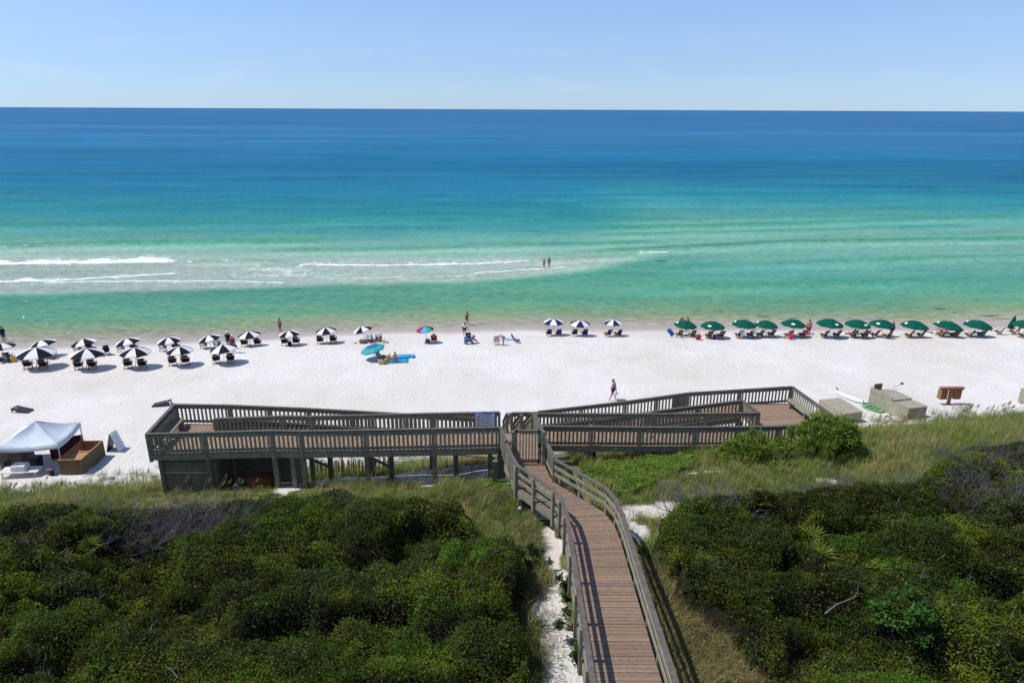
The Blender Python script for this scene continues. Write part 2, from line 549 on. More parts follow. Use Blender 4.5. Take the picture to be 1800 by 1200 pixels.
# ------------------------------------------------------------------ sea
ys_ = [63.0]
while ys_[-1] < 134: ys_.append(ys_[-1] + .22)
while ys_[-1] < 60000: ys_.append(ys_[-1] * 1.0125 if ys_[-1] < 3000 else ys_[-1] * 1.06)
ys_ = np.array(ys_)
tt = np.linspace(-1, 1, 760)
hw = np.maximum(130, ys_ * 1.25)
X = tt[None, :] * hw[:, None]; Y = np.repeat(ys_[:, None], len(tt), 1)
d = Y - shore_y(X)          # distance seaward of the shoreline
# submarine bar
BX = [-200, -65.7, -48.3, -30.8, -15.7, -4, 8.2, 16.5, 22.9, 28, 36]
BI = [78, 84.66, 86.4, 89.7, 91.5, 93.1, 96.7, 102.5, 108.4, 112, 116]
bi = (np.interp(X - 1.5, BX, BI) + np.interp(X, BX, BI) + np.interp(X + 1.5, BX, BI)) / 3 + 1.2 * (fbm(X / 6., Y / 4., 61, 3) - .5)
outer = np.interp(X, [-200, -90, -60, -30, 0, 12, 20, 26, 34], [104, 109, 108, 107, 108.5, 109, 110.5, 112, 115])
barmask = sstep(-1.0, 2.2 + 3 * sstep(-10, 15, X), Y - bi)
right = sstep(10, 38, X)
trough = np.interp(d, [0, 1.5, 4, 8, 13, 22, 34], [0, .12, .42, .95, 1.3, 1.45, 1.5])
trough = trough + .5 * (fbm(X / 9., Y / 3., 63, 3) - .5) * sstep(2, 8, d)
offd = np.maximum(Y - outer, 0)
barz = .10 + .25 * sstep(0, 9, Y - bi) * sstep(-60, 10, -X - 30)
off = np.interp(offd, [0, 4, 10, 18, 32, 60, 110, 220, 500, 1500], [0, .25, .55, .95, 1.7, 2.9, 4.6, 7.5, 12, 20])
bar_dep = .17 + .16 * fbm(X / 9., Y / 3., 66, 3) + off
rdep = np.interp(Y, [70, 76, 84, 95, 104, 112, 122, 135, 150, 170, 200, 260, 500, 1500], [0, .5, 1.15, 1.5, 1.3, 1.05, .95, 1.0, 1.35, 2.1, 3.3, 5.2, 12, 20])
rdep = np.minimum(rdep, np.interp(d, [0, 2, 5, 10, 20, 40], [0, .15, .5, 1.1, 1.5, 3])) if False else rdep
depL = np.where(Y < bi, np.minimum(trough, 3), 0)
depL = trough * (1 - barmask) + bar_dep * barmask
depR = np.where(d < 16, np.minimum(trough, np.maximum(rdep, .0)), rdep)
dep = depL * (1 - right) + depR * right
lowf = fbm(X / 38., Y / 16., 71, 4) - .5
dep = dep * (1 + .55 * lowf * sstep(20, 50, d))
dep = np.maximum(dep, 0)
# swells: low ridges, lines along the shore
Hs = np.zeros_like(X); crest = np.zeros_like(X); pale = np.zeros_like(X)


def ridge(xs, ysl, w, h, wob=.8, seed=0, taper=6):
    yc = np.interp(X, xs, ysl) + wob * (fbm(X / 5., X * 0 + seed, 80 + seed, 3) - .5)
    tpr = sstep(xs[0], xs[0] + taper, X) * (1 - sstep(xs[-1] - taper, xs[-1], X))
    t = (Y - yc)
    g = np.where(t < 0, np.exp(-(t / (w * .55)) ** 2), np.exp(-(t / w) ** 2)) * tpr
    return g * h, g, t, tpr


for args in [((-120, -89, -51.7, -30), (116.8, 117.9, 123.1, 125), 2.2, .4, 1.2, 1, 10), ((-45, -21.7, -4, 10), (114.5, 116.8, 119.8, 122.5), 1.8, .22, 1, 2, 8),
             ((-8, 10, 30), (120, 122, 126), 1.8, .2, 1, 3, 8), ((8, 19.6, 52.5, 110), (114.5, 116.8, 125.6, 131), 2.0, .3, 1.2, 4, 10), ((10, 48, 118, 170), (138, 145, 159.5, 165), 2.6, .32, 2, 5, 14),
             ((20, 40, 75, 110), (103, 106, 112, 116), 1.6, .2, 1, 6, 10), ((-60, -10, 40, 90), (146, 150, 152, 160), 2.6, .24, 3, 7, 16), ((-140, -70, -10), (138, 143, 152), 2.6, .25, 2, 8, 16),
             ((15, 40, 62), (90, 93, 97), 1.5, .16, 1, 9, 8), ((-53, -46, -36), (105.6, 106.2, 106.6), 1.3, .35, .3, 10, 3), ((-42, -34, -30), (103.5, 103.2, 103), 1.2, .25, .3, 11, 3), ((3, 12, 22), (107.6, 110.3, 113.6), 1.3, .25, .4, 12, 3), ((12, 30, 60, 100), (131, 134, 139, 146), 2, .2, 2, 13, 10)]:
    hgt, g, t, tp = ridge(*args)
    Hs += hgt; crest = np.maximum(crest, g * min(1, args[3] * 3.2)); pale = np.maximum(pale, tp * np.exp(-((t + args[2] * 1.9) / (args[2] * 1.1)) ** 2) * min(.6, args[3] * 2))
for k in range(26):   # long swell farther out
    yk = 165 * 1.085 ** k
    xk = (k * 137.5) % 400 - 200
    g = np.exp(-((Y - yk - .10 * X - 5 * (fbm(X / 60., X * 0 + k, 90, 2) - .5)) / (yk * .012)) ** 2) * sstep(.35, .65, fbm(X / (yk * .35) + k * 3.1, Y / yk, 95 + k, 2))
    Hs += g * .22 * sstep(130, 200, Y); crest = np.maximum(crest, g * .8)

foam = np.zeros_like(X)


def breaker(xs, ysl, wfront, wback, dens, seed, taper=4, lace=0., wob=.5):
    global foam, Hs
    yc = np.interp(X, xs, ysl) + wob * (fbm(X / 2.5, X * 0 + seed, 110 + seed, 4) - .5) * 2
    tpr = sstep(xs[0], xs[0] + taper, X) * (1 - sstep(xs[-1] - taper, xs[-1], X))
    t = Y - yc
    nz = fbm(X / .8, Y / .5, 120 + seed, 4)
    wb = wback * (.5 + 1.1 * fbm(X / 3., X * 0 + 3 * seed, 130 + seed, 3))
    core = (1 - sstep(wfront * .3, wfront, -t)) * (1 - sstep(wb * .25, wb, t)) * np.where(t < 0, 1, 1)
    m = np.where((t > -wfront) & (t < wb), core, 0) * tpr
    foam = np.maximum(foam, dens * m * (.55 + .9 * sstep(.25, .6, nz)))
    if lace:
        L = (1 - sstep(wb, wb + lace, t)) * (t > 0) * tpr
        cell = np.abs(fbm(X / 1.5 + 3 * fbm(X / 2., Y / 2., 141), Y / .9, 140 + seed, 3) - .5)
        foam = np.maximum(foam, L * (1 - sstep(.015, .06, cell)) * .75)
    Hs += .22 * np.exp(-(t / .7) ** 2) * tpr


breaker((-140, -79, -65.4, -52.8), (102, 103.4, 104.1, 105.6), .7, 4.6, 1., 1, 2, 1.2)
breaker((-140, -70.8, -62, -56.9, -52.4, -48), (91.3, 91.9, 93.0, 95.1, 96.6, 97.8), .5, 1.7, 1., 2, 3, 1.5)
breaker((-66, -61.3, -47.6, -39.7, -29.9), (91.6, 91.7, 92.6, 92.7, 91.9), .3, .45, .85, 3, 3, 1.0)
breaker((-33.5, -32.4, -17.6, -4.5, 3.4), (103, 103.1, 103.4, 104.9, 107.6), .5, 1.7, 1., 4, 2, 4.5)
breaker((-6.5, -5.1, 2.5, 9.1), (98.4, 98.6, 100.6, 103.1), .35, .7, .9, 5, 2, .6)
breaker((21, 21.5, 24, 27.1), (113.8, 113.9, 114.4, 115), .4, .9, 1., 6, 1, 4.)
breaker((-30, -22, -10, 0), (94.2, 94.6, 95.8, 98), .2, .3, .45, 7, 6, 1.2)
# foam lace left over on the bar
lacem = sstep(.48, .62, fbm(X / 12., Y / 5., 150, 3)) * barmask * (1 - right) * (1 - sstep(-.5, 4, Y - outer)) * sstep(-95, -75, X + 40 * 0)
lx = np.abs(fbm(X / 2. + 2 * fbm(X / 3., Y / 3., 151), Y / .8, 152, 3) - .5)
foam = np.maximum(foam, lacem * (1 - sstep(.010, .05, lx)) * .36)
lz = sstep(-48, -36, X) * (1 - sstep(-30, -18, X)) * sstep(94, 97, Y) * (1 - sstep(100.5, 103, Y))
foam = np.maximum(foam, lz * (1 - sstep(.012, .06, lx)) * .8)
# thin swash line on the shore
sw = np.exp(-((d - .35 - .5 * (fbm(X / 4., X * 0, 160, 3))) / .16) ** 2) * sstep(.42, .58, fbm(X / 6., X * 0 + 7, 161, 3))
foam = np.maximum(foam, sw * .4)
small = .05 * (fbm(X / 2.2, Y / .9, 170, 3) - .5) * sstep(1, 6, d) * (1 - sstep(150, 260, Y))
Hs = Hs * sstep(0, 6, d)
Z = Hs + small + np.where(d < 0, d * .12, 0)
# colour of the water column by depth (clear over white sand, green, teal, deep blue)
Dk = np.array([0, .1, .3, .6, 1.0, 1.4, 2.0, 3.0, 4.6, 7.5, 12, 20])
Ck = np.array([[.42, .37, .31], [.37, .395, .335], [.30, .40, .33], [.205, .375, .285], [.14, .34, .255], [.088, .295, .245], [.040, .245, .245], [.018, .205, .245], [.010, .155, .25], [.006, .142, .27], [.026, .162, .325], [.028, .134, .29]])
Ci = np.array([[.43, .36, .29], [.36, .33, .245], [.29, .32, .20], [.20, .305, .16], [.122, .29, .165], [.078, .275, .18], [.040, .22, .15], [.03, .2, .16], [.02, .18, .18], [.01, .15, .2], [.01, .13, .2], [.01, .1, .2]])
insh = (np.where(Y < bi + 2, 1 - barmask, 0) * (1 - right) + (1 - sstep(14, 34, d)) * right).ravel()[:, None]
dn = dep.ravel() * (1 + .35 * (fbm(X / 5., Y / 1.6, 181, 3).ravel() - .5))
tint = np.stack([np.interp(dn, Dk, Ck[:, k]) for k in range(3)], 1) * (1 - insh) + np.stack([np.interp(dn, Dk, Ci[:, k]) for k in range(3)], 1) * insh
cr = crest.ravel()[:, None] * np.clip(dn / .8, 0, 1)[:, None]  # crest bands: weaker sky reflection on wave backs, painted into the tint
nearw = (1 - sstep(135, 190, Y)).ravel()[:, None]
tint = tint * (1 - .85 * cr * nearw) + np.array([[.028, .235, .115]]) * .85 * cr * nearw
tint = tint * (1 - .22 * cr * (1 - nearw)) * (1 + .45 * pale.ravel()[:, None] * np.array([[1.3, 1., 1.]]))
# dark weed lying in the shallows
for a, b, w, h in [(1345, 556, 1.1, .35), (1372, 560, .8, .25), (1395, 559, 1.3, .25), (1335, 553, .6, .2), (1650, 543, 1.6, .45), (1675, 549, 1.6, .3), (1740, 555, 2.4, .3), (1765, 560, 1.4, .25), (848, 569, .5, .1), (1162, 459, 1.2, .7)]:
    p = at(a, b, 0)
    q = np.exp(-(((X - p.x) / w) ** 2 + ((Y - p.y - .1 * (X - p.x)) / h) ** 2)) * (fbm(X / .6, Y / .35, 190, 3))
    tint = tint * (1 - .85 * sstep(.2, .5, q).ravel()[:, None]) + np.array([[.02, .04, .045]]) * .85 * sstep(.2, .5, q).ravel()[:, None]
me = grid_mesh('sea', X, Y, Z, None); me.materials.clear()
set_col(me, 'tint', np.clip(tint, 0, 1)); set_attr(me, 'foam', foam)


def sea_material():
    m, nt, b, out = new_mat('gulf_water')
    a = N(nt, 'Attribute', attribute_name='tint'); f = N(nt, 'Attribute', attribute_name='foam')
    g = N(nt, 'NewGeometry')

    def mapped(sc, rot=0.):
        mp = N(nt, 'Mapping'); mp.inputs['Scale'].default_value = sc; mp.inputs['Rotation'].default_value = (0, 0, rot)
        nt.links.new(g.outputs['Position'], mp.inputs[0]); return mp.outputs[0]
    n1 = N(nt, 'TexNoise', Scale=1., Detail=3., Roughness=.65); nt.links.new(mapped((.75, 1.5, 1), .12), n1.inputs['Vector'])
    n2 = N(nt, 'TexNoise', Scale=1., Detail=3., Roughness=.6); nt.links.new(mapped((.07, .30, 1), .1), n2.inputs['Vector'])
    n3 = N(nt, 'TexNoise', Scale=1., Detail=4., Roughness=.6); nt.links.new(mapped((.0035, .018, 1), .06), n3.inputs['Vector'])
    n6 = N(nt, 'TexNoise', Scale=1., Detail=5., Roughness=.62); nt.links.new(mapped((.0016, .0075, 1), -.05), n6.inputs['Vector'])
    # painted ripple light and sky-reflecting slicks: noise brightens and darkens the tint
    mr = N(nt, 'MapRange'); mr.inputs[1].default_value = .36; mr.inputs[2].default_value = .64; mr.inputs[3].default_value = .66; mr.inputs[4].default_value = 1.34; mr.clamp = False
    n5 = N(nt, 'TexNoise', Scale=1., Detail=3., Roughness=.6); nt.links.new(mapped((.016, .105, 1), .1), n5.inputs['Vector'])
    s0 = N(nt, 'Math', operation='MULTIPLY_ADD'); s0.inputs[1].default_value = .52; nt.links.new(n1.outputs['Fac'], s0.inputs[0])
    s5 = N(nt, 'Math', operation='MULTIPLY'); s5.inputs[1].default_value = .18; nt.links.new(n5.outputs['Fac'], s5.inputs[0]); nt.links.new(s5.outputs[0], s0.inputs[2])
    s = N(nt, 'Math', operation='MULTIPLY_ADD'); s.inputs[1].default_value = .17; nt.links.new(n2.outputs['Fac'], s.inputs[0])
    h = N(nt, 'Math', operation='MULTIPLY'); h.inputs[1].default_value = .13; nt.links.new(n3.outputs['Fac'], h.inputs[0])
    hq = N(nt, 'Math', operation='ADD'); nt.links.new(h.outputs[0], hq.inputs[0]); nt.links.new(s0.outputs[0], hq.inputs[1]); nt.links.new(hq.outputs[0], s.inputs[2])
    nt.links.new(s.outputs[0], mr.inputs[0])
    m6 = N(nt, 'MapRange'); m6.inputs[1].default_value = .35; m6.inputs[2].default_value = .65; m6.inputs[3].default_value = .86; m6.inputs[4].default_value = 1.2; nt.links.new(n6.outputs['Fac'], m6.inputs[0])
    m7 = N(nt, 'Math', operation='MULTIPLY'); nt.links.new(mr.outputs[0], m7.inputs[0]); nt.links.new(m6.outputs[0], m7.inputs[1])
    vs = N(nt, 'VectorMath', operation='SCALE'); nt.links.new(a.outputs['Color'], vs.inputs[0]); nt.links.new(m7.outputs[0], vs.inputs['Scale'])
    # bubbles break the foam up
    nb = N(nt, 'TexNoise', Scale=1., Detail=6., Roughness=.7); nt.links.new(mapped((1.3, 2.4, 1), .1), nb.inputs['Vector'])
    fb = N(nt, 'Math', operation='MULTIPLY_ADD'); fb.inputs[1].default_value = 1.5; fb.inputs[2].default_value = -.75; nt.links.new(nb.outputs['Fac'], fb.inputs[0])
    fa = N(nt, 'Math', operation='ADD'); nt.links.new(fb.outputs[0], fa.inputs[0]); nt.links.new(f.outputs['Fac'], fa.inputs[1])
    fs = N(nt, 'MapRange', interpolation_type='SMOOTHSTEP'); fs.inputs[1].default_value = .30; fs.inputs[2].default_value = .62; nt.links.new(fa.outputs[0], fs.inputs[0])
    f0 = N(nt, 'Math', operation='GREATER_THAN'); f0.inputs[1].default_value = .03; nt.links.new(f.outputs['Fac'], f0.inputs[0])
    fm = N(nt, 'Math', operation='MULTIPLY'); nt.links.new(fs.outputs[0], fm.inputs[0]); nt.links.new(f0.outputs[0], fm.inputs[1])
    mx = N(nt, 'Mix', data_type='RGBA'); nt.links.new(fm.outputs[0], mx.inputs[0])
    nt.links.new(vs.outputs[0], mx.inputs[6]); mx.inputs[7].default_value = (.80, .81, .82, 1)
    n4 = N(nt, 'TexNoise', Scale=1., Detail=2., Roughness=.6); nt.links.new(mapped((1.0, 3.4, 1), .15), n4.inputs['Vector'])
    hs = N(nt, 'Math', operation='MULTIPLY_ADD'); hs.inputs[1].default_value = .36
    nt.links.new(n1.outputs['Fac'], hs.inputs[0])
    h2 = N(nt, 'Math', operation='MULTIPLY_ADD'); h2.inputs[1].default_value = 1.3; nt.links.new(n2.outputs['Fac'], h2.inputs[0])
    h3 = N(nt, 'Math', operation='MULTIPLY'); h3.inputs[1].default_value = .16; nt.links.new(n4.outputs['Fac'], h3.inputs[0]); nt.links.new(h3.outputs[0], h2.inputs[2])
    nt.links.new(h2.outputs[0], hs.inputs[2])
    bp = N(nt, 'Bump', Strength=1., Distance=.6); nt.links.new(hs.outputs[0], bp.inputs['Height'])
    nt.nodes.remove(b)
    df = N(nt, 'BsdfDiffuse'); gl = N(nt, 'BsdfGlossy'); gl.inputs['Roughness'].default_value = .12
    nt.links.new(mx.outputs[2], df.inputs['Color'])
    for q in (df, gl): nt.links.new(bp.outputs[0], q.inputs['Normal'])
    fr = N(nt, 'Fresnel', IOR=1.33); nt.links.new(bp.outputs[0], fr.inputs['Normal'])
    # a rough sea never mirrors fully: wave facets hide each other at low angles
    cp = N(nt, 'Math', operation='MINIMUM'); cp.inputs[1].default_value = .10; nt.links.new(fr.outputs[0], cp.inputs[0])
    iv = N(nt, 'Math', operation='SUBTRACT', use_clamp=True); iv.inputs[0].default_value = 1.; nt.links.new(fm.outputs[0], iv.inputs[1])
    ml = N(nt, 'Math', operation='MULTIPLY'); nt.links.new(cp.outputs[0], ml.inputs[0]); nt.links.new(iv.outputs[0], ml.inputs[1])
    ms = N(nt, 'MixShader'); nt.links.new(ml.outputs[0], ms.inputs[0]); nt.links.new(df.outputs[0], ms.inputs[1]); nt.links.new(gl.outputs[0], ms.inputs[2])
    nt.links.new(ms.outputs[0], out.inputs[0])
    return m


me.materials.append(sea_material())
o = mk('sea', me); o['kind'] = 'structure'

# ================================================================== timber walkway and ramps
def lerp(a, b, t): return a + (b - a) * t


def deck_mesh(L, Rr, pitch=.145, thick=.04, skirt=.22, seed=1, dark=1.):
    """boards laid across a path given by its left and right edges (lists of (x,y,z)); returns MB"""
    rr = random.Random(seed); mb = MB()
    for i in range(len(L) - 1):
        a0, a1, b0, b1 = Vector(L[i]), Vector(L[i + 1]), Vector(Rr[i]), Vector(Rr[i + 1])
        ln = max((a1 - a0).length, (b1 - b0).length); n = max(1, round(ln / pitch)); gap = .012 / (ln / n)
        for k in range(n):
            t0, t1 = (k + gap * .5) / n, (k + 1 - gap * .5) / n
            p = [a0.lerp(a1, t0), a0.lerp(a1, t1), b0.lerp(b1, t1), b0.lerp(b1, t0)]
            j = rr.uniform(-.004, .004)
            t = rr.uniform(.86, 1.12) * dark; g = rr.random()
            if rr.random() < .05: g = 1.4
            c = (lerp(.335, .27, g) * t, lerp(.222, .195, g) * t, lerp(.142, .145, g) * t)
            lo = [q + Vector((0, 0, -thick + j)) for q in p]; hi = [q + Vector((0, 0, j)) for q in p]
            mb.hexa([lo[0], lo[3], lo[2], lo[1], hi[0], hi[3], hi[2], hi[1]], 0, c)
    return mb


def joists(P, drop=.05, h=.26, w=.06):
    mb = MB()
    for i in range(len(P) - 1):
        a, b = Vector(P[i]), Vector(P[i + 1]); o = Vector((0, 0, -drop - h / 2))
        mb.bar(a + o, b + o, w, h)
    return mb


def bays(P, maxlen=2.6):
    """split a polyline so that no bay is longer than maxlen"""
    out = [Vector(P[0])]
    for i in range(len(P) - 1):
        a, b = Vector(P[i]), Vector(P[i + 1]); n = max(1, math.ceil((b - a).length / maxlen - .05))
        for k in range(1, n + 1): out.append(a.lerp(b, k / n))
    return out


def rail(root, P, height=1.05, posts=True, to_ground=False, maxlen=3.1, pitch=.195, slat=.095, side=1):
    Q = bays(P, maxlen)
    for i in range(len(Q) - 1):
        a, b = Q[i], Q[i + 1]; d = b - a; ln = Vector((d.x, d.y, 0)).length
        sd = Vector((d.x, d.y, 0)).normalized().cross(Vector((0, 0, 1)))
        up = Vector((0, 0, 1))
        mb = MB()
        e = .045 / max(ln, .1)
        a2, b2 = a.lerp(b, e), a.lerp(b, 1 - e)
        mb.bar(a2 + up * (height - .13), b2 + up * (height - .13), .04, .16)
        mb.bar(a2 + up * .14, b2 + up * .14, .04, .13)
        n = max(1, int((ln - .1) / pitch)); off = sd * (.036 * side)
        for k in range(n):
            t = (k + .5) / n; p = a2.lerp(b2, t) + off
            t2 = slat / 2 / max(ln, .1)
            pa, pb = a2.lerp(b2, t - t2) + off, a2.lerp(b2, t + t2) + off
            th = sd * .016
            z0, z1 = up * .06, up * (height - .055)
            mb.hexa([pa - th + z0, pb - th + z0, pb + th + z0, pa + th + z0, pa - th + z1, pb - th + z1, pb + th + z1, pa + th + z1])
        mb.obj('railing_panel', 'rail', root)
        MB().bar(a + up * (height + .008), b + up * (height + .008), .16, .04).obj('handrail', 'cap', root)
    if posts:
        for i, q in enumerate(Q):
            z0 = gz(q.x, q.y) - .3 if to_ground else q.z - .38
            MB().box((q.x, q.y, (z0 + q.z + height - .015) / 2), (.13, .13, q.z + height - .015 - z0)).obj('post', 'rail', root)


def support_posts(root, P, w=.21, inset=0):
    for p in P:
        z0 = gz(p[0], p[1]) - .4; z1 = p[2] - .30
        if z1 - z0 < .3: continue
        MB().box((p[0], p[1], (z0 + z1) / 2), (w, w, z1 - z0)).obj('support_post', 'under', root)


V3 = lambda *a: Vector(a)
# --- approach boardwalk over the dune
bw = thing('boardwalk', 'long brown plank boardwalk with green-grey side rails coming up from the bottom edge', 'boardwalk', (0, 0, 0))
dz = lambda y: 8.2 + max(0, 25.5 - y) * .083
LE = [(1.93, y, dz(y)) for y in (6, 13, 16, 18, 20.4)] + [(1.84, 21.6, dz(21.6)), (1.62, 22.35, dz(22.35)), (.22, 24.6, dz(24.6)), (-.02, 25.6, 8.2), (-.3, 26.75, 8.2)]
RE = [(3.86, y, dz(y)) for y in (6, 13, 16, 18, 20.6)] + [(3.78, 21.7, dz(21.7)), (3.55, 22.6, dz(22.6)), (1.78, 25.2, dz(25.2)), (1.62, 25.75, 8.2), (1.45, 26.75, 8.2)]
deck_mesh(LE, RE, .15, seed=3, dark=.80).obj('deck', 'deck', bw, tint=True)
jm = joists(LE); jm2 = joists(RE); jm.obj('beam', 'rail', bw); jm2.obj('beam', 'rail', bw)
gate_deck_L = [(-.3, 26.75, 8.2), (-.5, 28.4, 8.2), (-.55, 29.9, 8.2)]
gate_deck_R = [(1.45, 26.75, 8.2), (1.3, 28.3, 8.2), (1.02, 29.9, 8.2)]
deck_mesh(gate_deck_L, gate_deck_R, .15, seed=4).obj('landing', 'deck', bw, tint=True)
joists(gate_deck_R).obj('beam', 'rail', bw)


def board_rail(P, side):
    """posts outside the deck, two mid boards and a flat cap"""
    Q = bays(P, 2.35)
    for i in range(len(Q) - 1):
        a, b = Q[i], Q[i + 1]; up = Vector((0, 0, 1))
        MB().bar(a + up * 1.07, b + up * 1.07, .155, .045).obj('handrail', 'cap', bw)
        for h in (.38, .71):
            MB().bar(a + up * h, b + up * h, .04, .13).obj('side_board', 'rail', bw)
    for i, q in enumerate(Q):
        d = (Q[min(i + 1, len(Q) - 1)] - Q[max(i - 1, 0)]); sd = Vector((d.x, d.y, 0)).normalized().cross(Vector((0, 0, 1))) * side
        c = q + sd * .075
        g0 = gz(c.x, c.y) - .3
        ang = math.atan2(d.y, d.x)
        z0 = q.z - .45
        MB().box((c.x, c.y, (z0 + q.z + 1.04) / 2), (.12, .09, q.z + 1.04 - z0), ang).obj('post', 'rail', bw)
        if i % 2 == 1 or i == 0:
            c2 = q - sd * .18
            MB().box((c2.x, c2.y, (g0 + q.z - .06) / 2), (.17, .17, q.z - .06 - g0), ang).obj('support_post', 'under', bw)


board_rail([V3(*p) for p in LE[:8]], -1)
board_rail([V3(*p) for p in RE[:8]], 1)
rail(bw, [V3(.22, 24.6, dz(24.6)), V3(-.02, 25.6, 8.2), V3(-.5, 28.25, 8.2)], 1.07, maxlen=2.0, pitch=.17, slat=.12, side=-1)
rail(bw, [V3(1.78, 25.25, dz(25.2)), V3(1.5, 26.9, 8.2)], 1.07, maxlen=3, pitch=.2, slat=.12, side=1)
rail(bw, [V3(1.5, 27.0, 8.2), V3(1.3, 28.4, 8.2), V3(1.02, 29.9, 8.2)], 1.07, maxlen=3, pitch=.2, slat=.12, side=1)
support_posts(bw, [(1.3, 27.5, 8.2), (-.4, 28.2, 8.2), (-.75, 27.6, 8.2), (.9, 29.6, 8.2), (-.3, 29.7, 8.2)])
# round reflector on the post beside the walk
p = Vector((.36, 24.25, 7.62))
rf = MB().lathe([(.085, 0), (.1, .01), (.1, .035), (.05, .05)], 18).mesh('reflector', 'lens', True)
o = mk('reflector', rf, bw); o.location = p + Vector((.0, -.12, 0)); o.rotation_euler = (R_(90), 0, 0)
MB().box((.36, 24.28, 7.25), (.14, .12, 1.5)).obj('reflector_post', 'under', bw)
# gate
gt = MB()
ga, gb = V3(.10, 26.75, 8.2), V3(1.30, 26.75, 8.2)
for q in (ga + V3(.07, 0, 0), gb + V3(-.07, 0, 0)):
    gt.box((q.x, q.y, q.z + .86), (.16, .05, 1.62))
gt.box(((ga.x + gb.x) / 2, 26.75, 8.2 + 1.60), (1.04, .05, .14)); gt.box(((ga.x + gb.x) / 2, 26.75, 8.2 + .15), (1.04, .05, .16))
for k in range(6):
    gt.box((ga.x + .27 + k * .133, 26.77, 8.2 + .87), (.05, .03, 1.36))
g = gt.obj('gate', 'rail', bw)
MB().box((gb.x - .08, 26.70, 8.2 + .95), (.09, .06, .2)).box((gb.x - .13, 26.66, 8.2 + .98), (.12, .03, .03)).obj('latch', 'black_plastic', g)
for x in (.06, 1.40):
    MB().box((x, 26.75, 8.2 + .72), (.12, .12, 1.75)).obj('gate_post', 'rail', bw)
rail(bw, [V3(-.28, 26.75, 8.2), V3(.02, 26.75, 8.2)], 1.07, posts=False, pitch=.12, slat=.06)
# stairs down from the landing, crossing platform between both ramps
for k in range(6):
    MB().box((.40, 30.08 + k * .24, 8.2 - .19 * (k + 1) - .02), (1.1, .27, .045), 0, 0, (.3, .18, .11)).obj('stair_tread', 'deck', bw, tint=True)
for x0, x1, y0 in ((1.0, .66, 29.95), (.46, .14, 29.8), (-.2, -.4, 29.9)):
    a, b = V3(x0, y0, 8.2), V3(x1, y0 + 1.45, 7.05)
    rail(bw, [a, b], 1.0, maxlen=4, pitch=.22, slat=.14)

# --- left switchback ramp
lr = thing('access_ramp', 'grey-green switchback ramp with balustrade standing left of the gate over a shed', 'ramp')
near = [V3(-16.95, 28.62, 7.6), V3(-14.3, 28.55, 7.72), V3(-11.1, 28.42, 7.9), V3(-9.75, 28.38, 7.9), V3(-6.75, 28.3, 8.0), V3(-3.6, 28.27, 8.1), V3(-.55, 28.25, 8.2)]
mid = [V3(-14.5, 30.25, 7.62), V3(-11.1, 30.1, 7.85), V3(-9.7, 30.0, 7.88), V3(-6.7, 29.95, 8.0), V3(-3.7, 29.93, 8.1), V3(-.6, 29.9, 8.2)]
mid2 = [V3(p.x, p.y + .22, p.z - dd) for p, dd in zip(mid, (.02, .35, .45, .75, 1.05, 1.3))]
far = [V3(-17.25, 31.95, 7.6), V3(-14.5, 32.0, 7.55), V3(-10.5, 32.12, 7.33), V3(-7.4, 32.2, 7.12), V3(-4.2, 32.25, 6.9), V3(-1.0, 32.3, 6.7)]


def lane(P, Q, seed):
    L = [tuple(p) for p in P]; Rr = []
    for p in P:
        xs = [q.x for q in Q]; o = sorted(range(len(xs)), key=lambda i: xs[i])
        Rr.append((p.x, float(np.interp(p.x, [xs[i] for i in o], [Q[i].y for i in o])), p.z))
    return deck_mesh(L, Rr, .15, seed=seed)


lane(near, [V3(-17, 30.1, 0)] + mid, 5).obj('deck', 'deck', lr, tint=True)
lane([V3(-17.15, 30.3, 7.595), V3(-14.6, 30.4, 7.545), V3(-10.5, 30.25, 7.325), V3(-7.4, 30.2, 7.115), V3(-4.2, 30.17, 6.895), V3(-1.0, 30.13, 6.695)], far, 6).obj('deck', 'deck', lr, tint=True)
joists(near).obj('beam', 'rail', lr); joists(mid, .3).obj('beam', 'under', lr); joists(far).obj('beam', 'rail', lr)
joists([near[0], far[0]]).obj('beam', 'rail', lr)
rail(lr, near, to_ground=False, maxlen=3.4); rail(lr, mid, maxlen=3.4, to_ground=False); rail(lr, mid2, maxlen=3.4, posts=False, height=.95); rail(lr, far, maxlen=3.4)
rail(lr, [near[0], far[0]], maxlen=4, posts=False)
support_posts(lr, [(p.x, p.y + .12, p.z) for p in near[1:]] + [(p.x + .9, p.y + 1.3, p.z) for p in near[3:]] + [(p.x, p.y - .15, p.z) for p in far] + [(p.x - .5, 28.5, p.z) for p in near[3:4]] + [(-1.0, 28.5, 8.2)])
# cross braces under the near lane
for x in (-6.75, -9.75):
    MB().bar((x, 28.4, 7.7), (x + .9, 29.6, 6.4), .05, .14).obj('brace', 'under', lr)
# bench along the left end
b = MB(); b.box((-16.75, 30.3, 8.05), (.42, 2.6, .05), R_(5)); b.box((-16.98, 30.3, 8.3), (.05, 2.6, .45), R_(5))
for y in (29.3, 31.3): b.box((-16.72, y, 7.83), (.3, .1, .42), R_(5))
b.obj('bench', 'rail', lr)

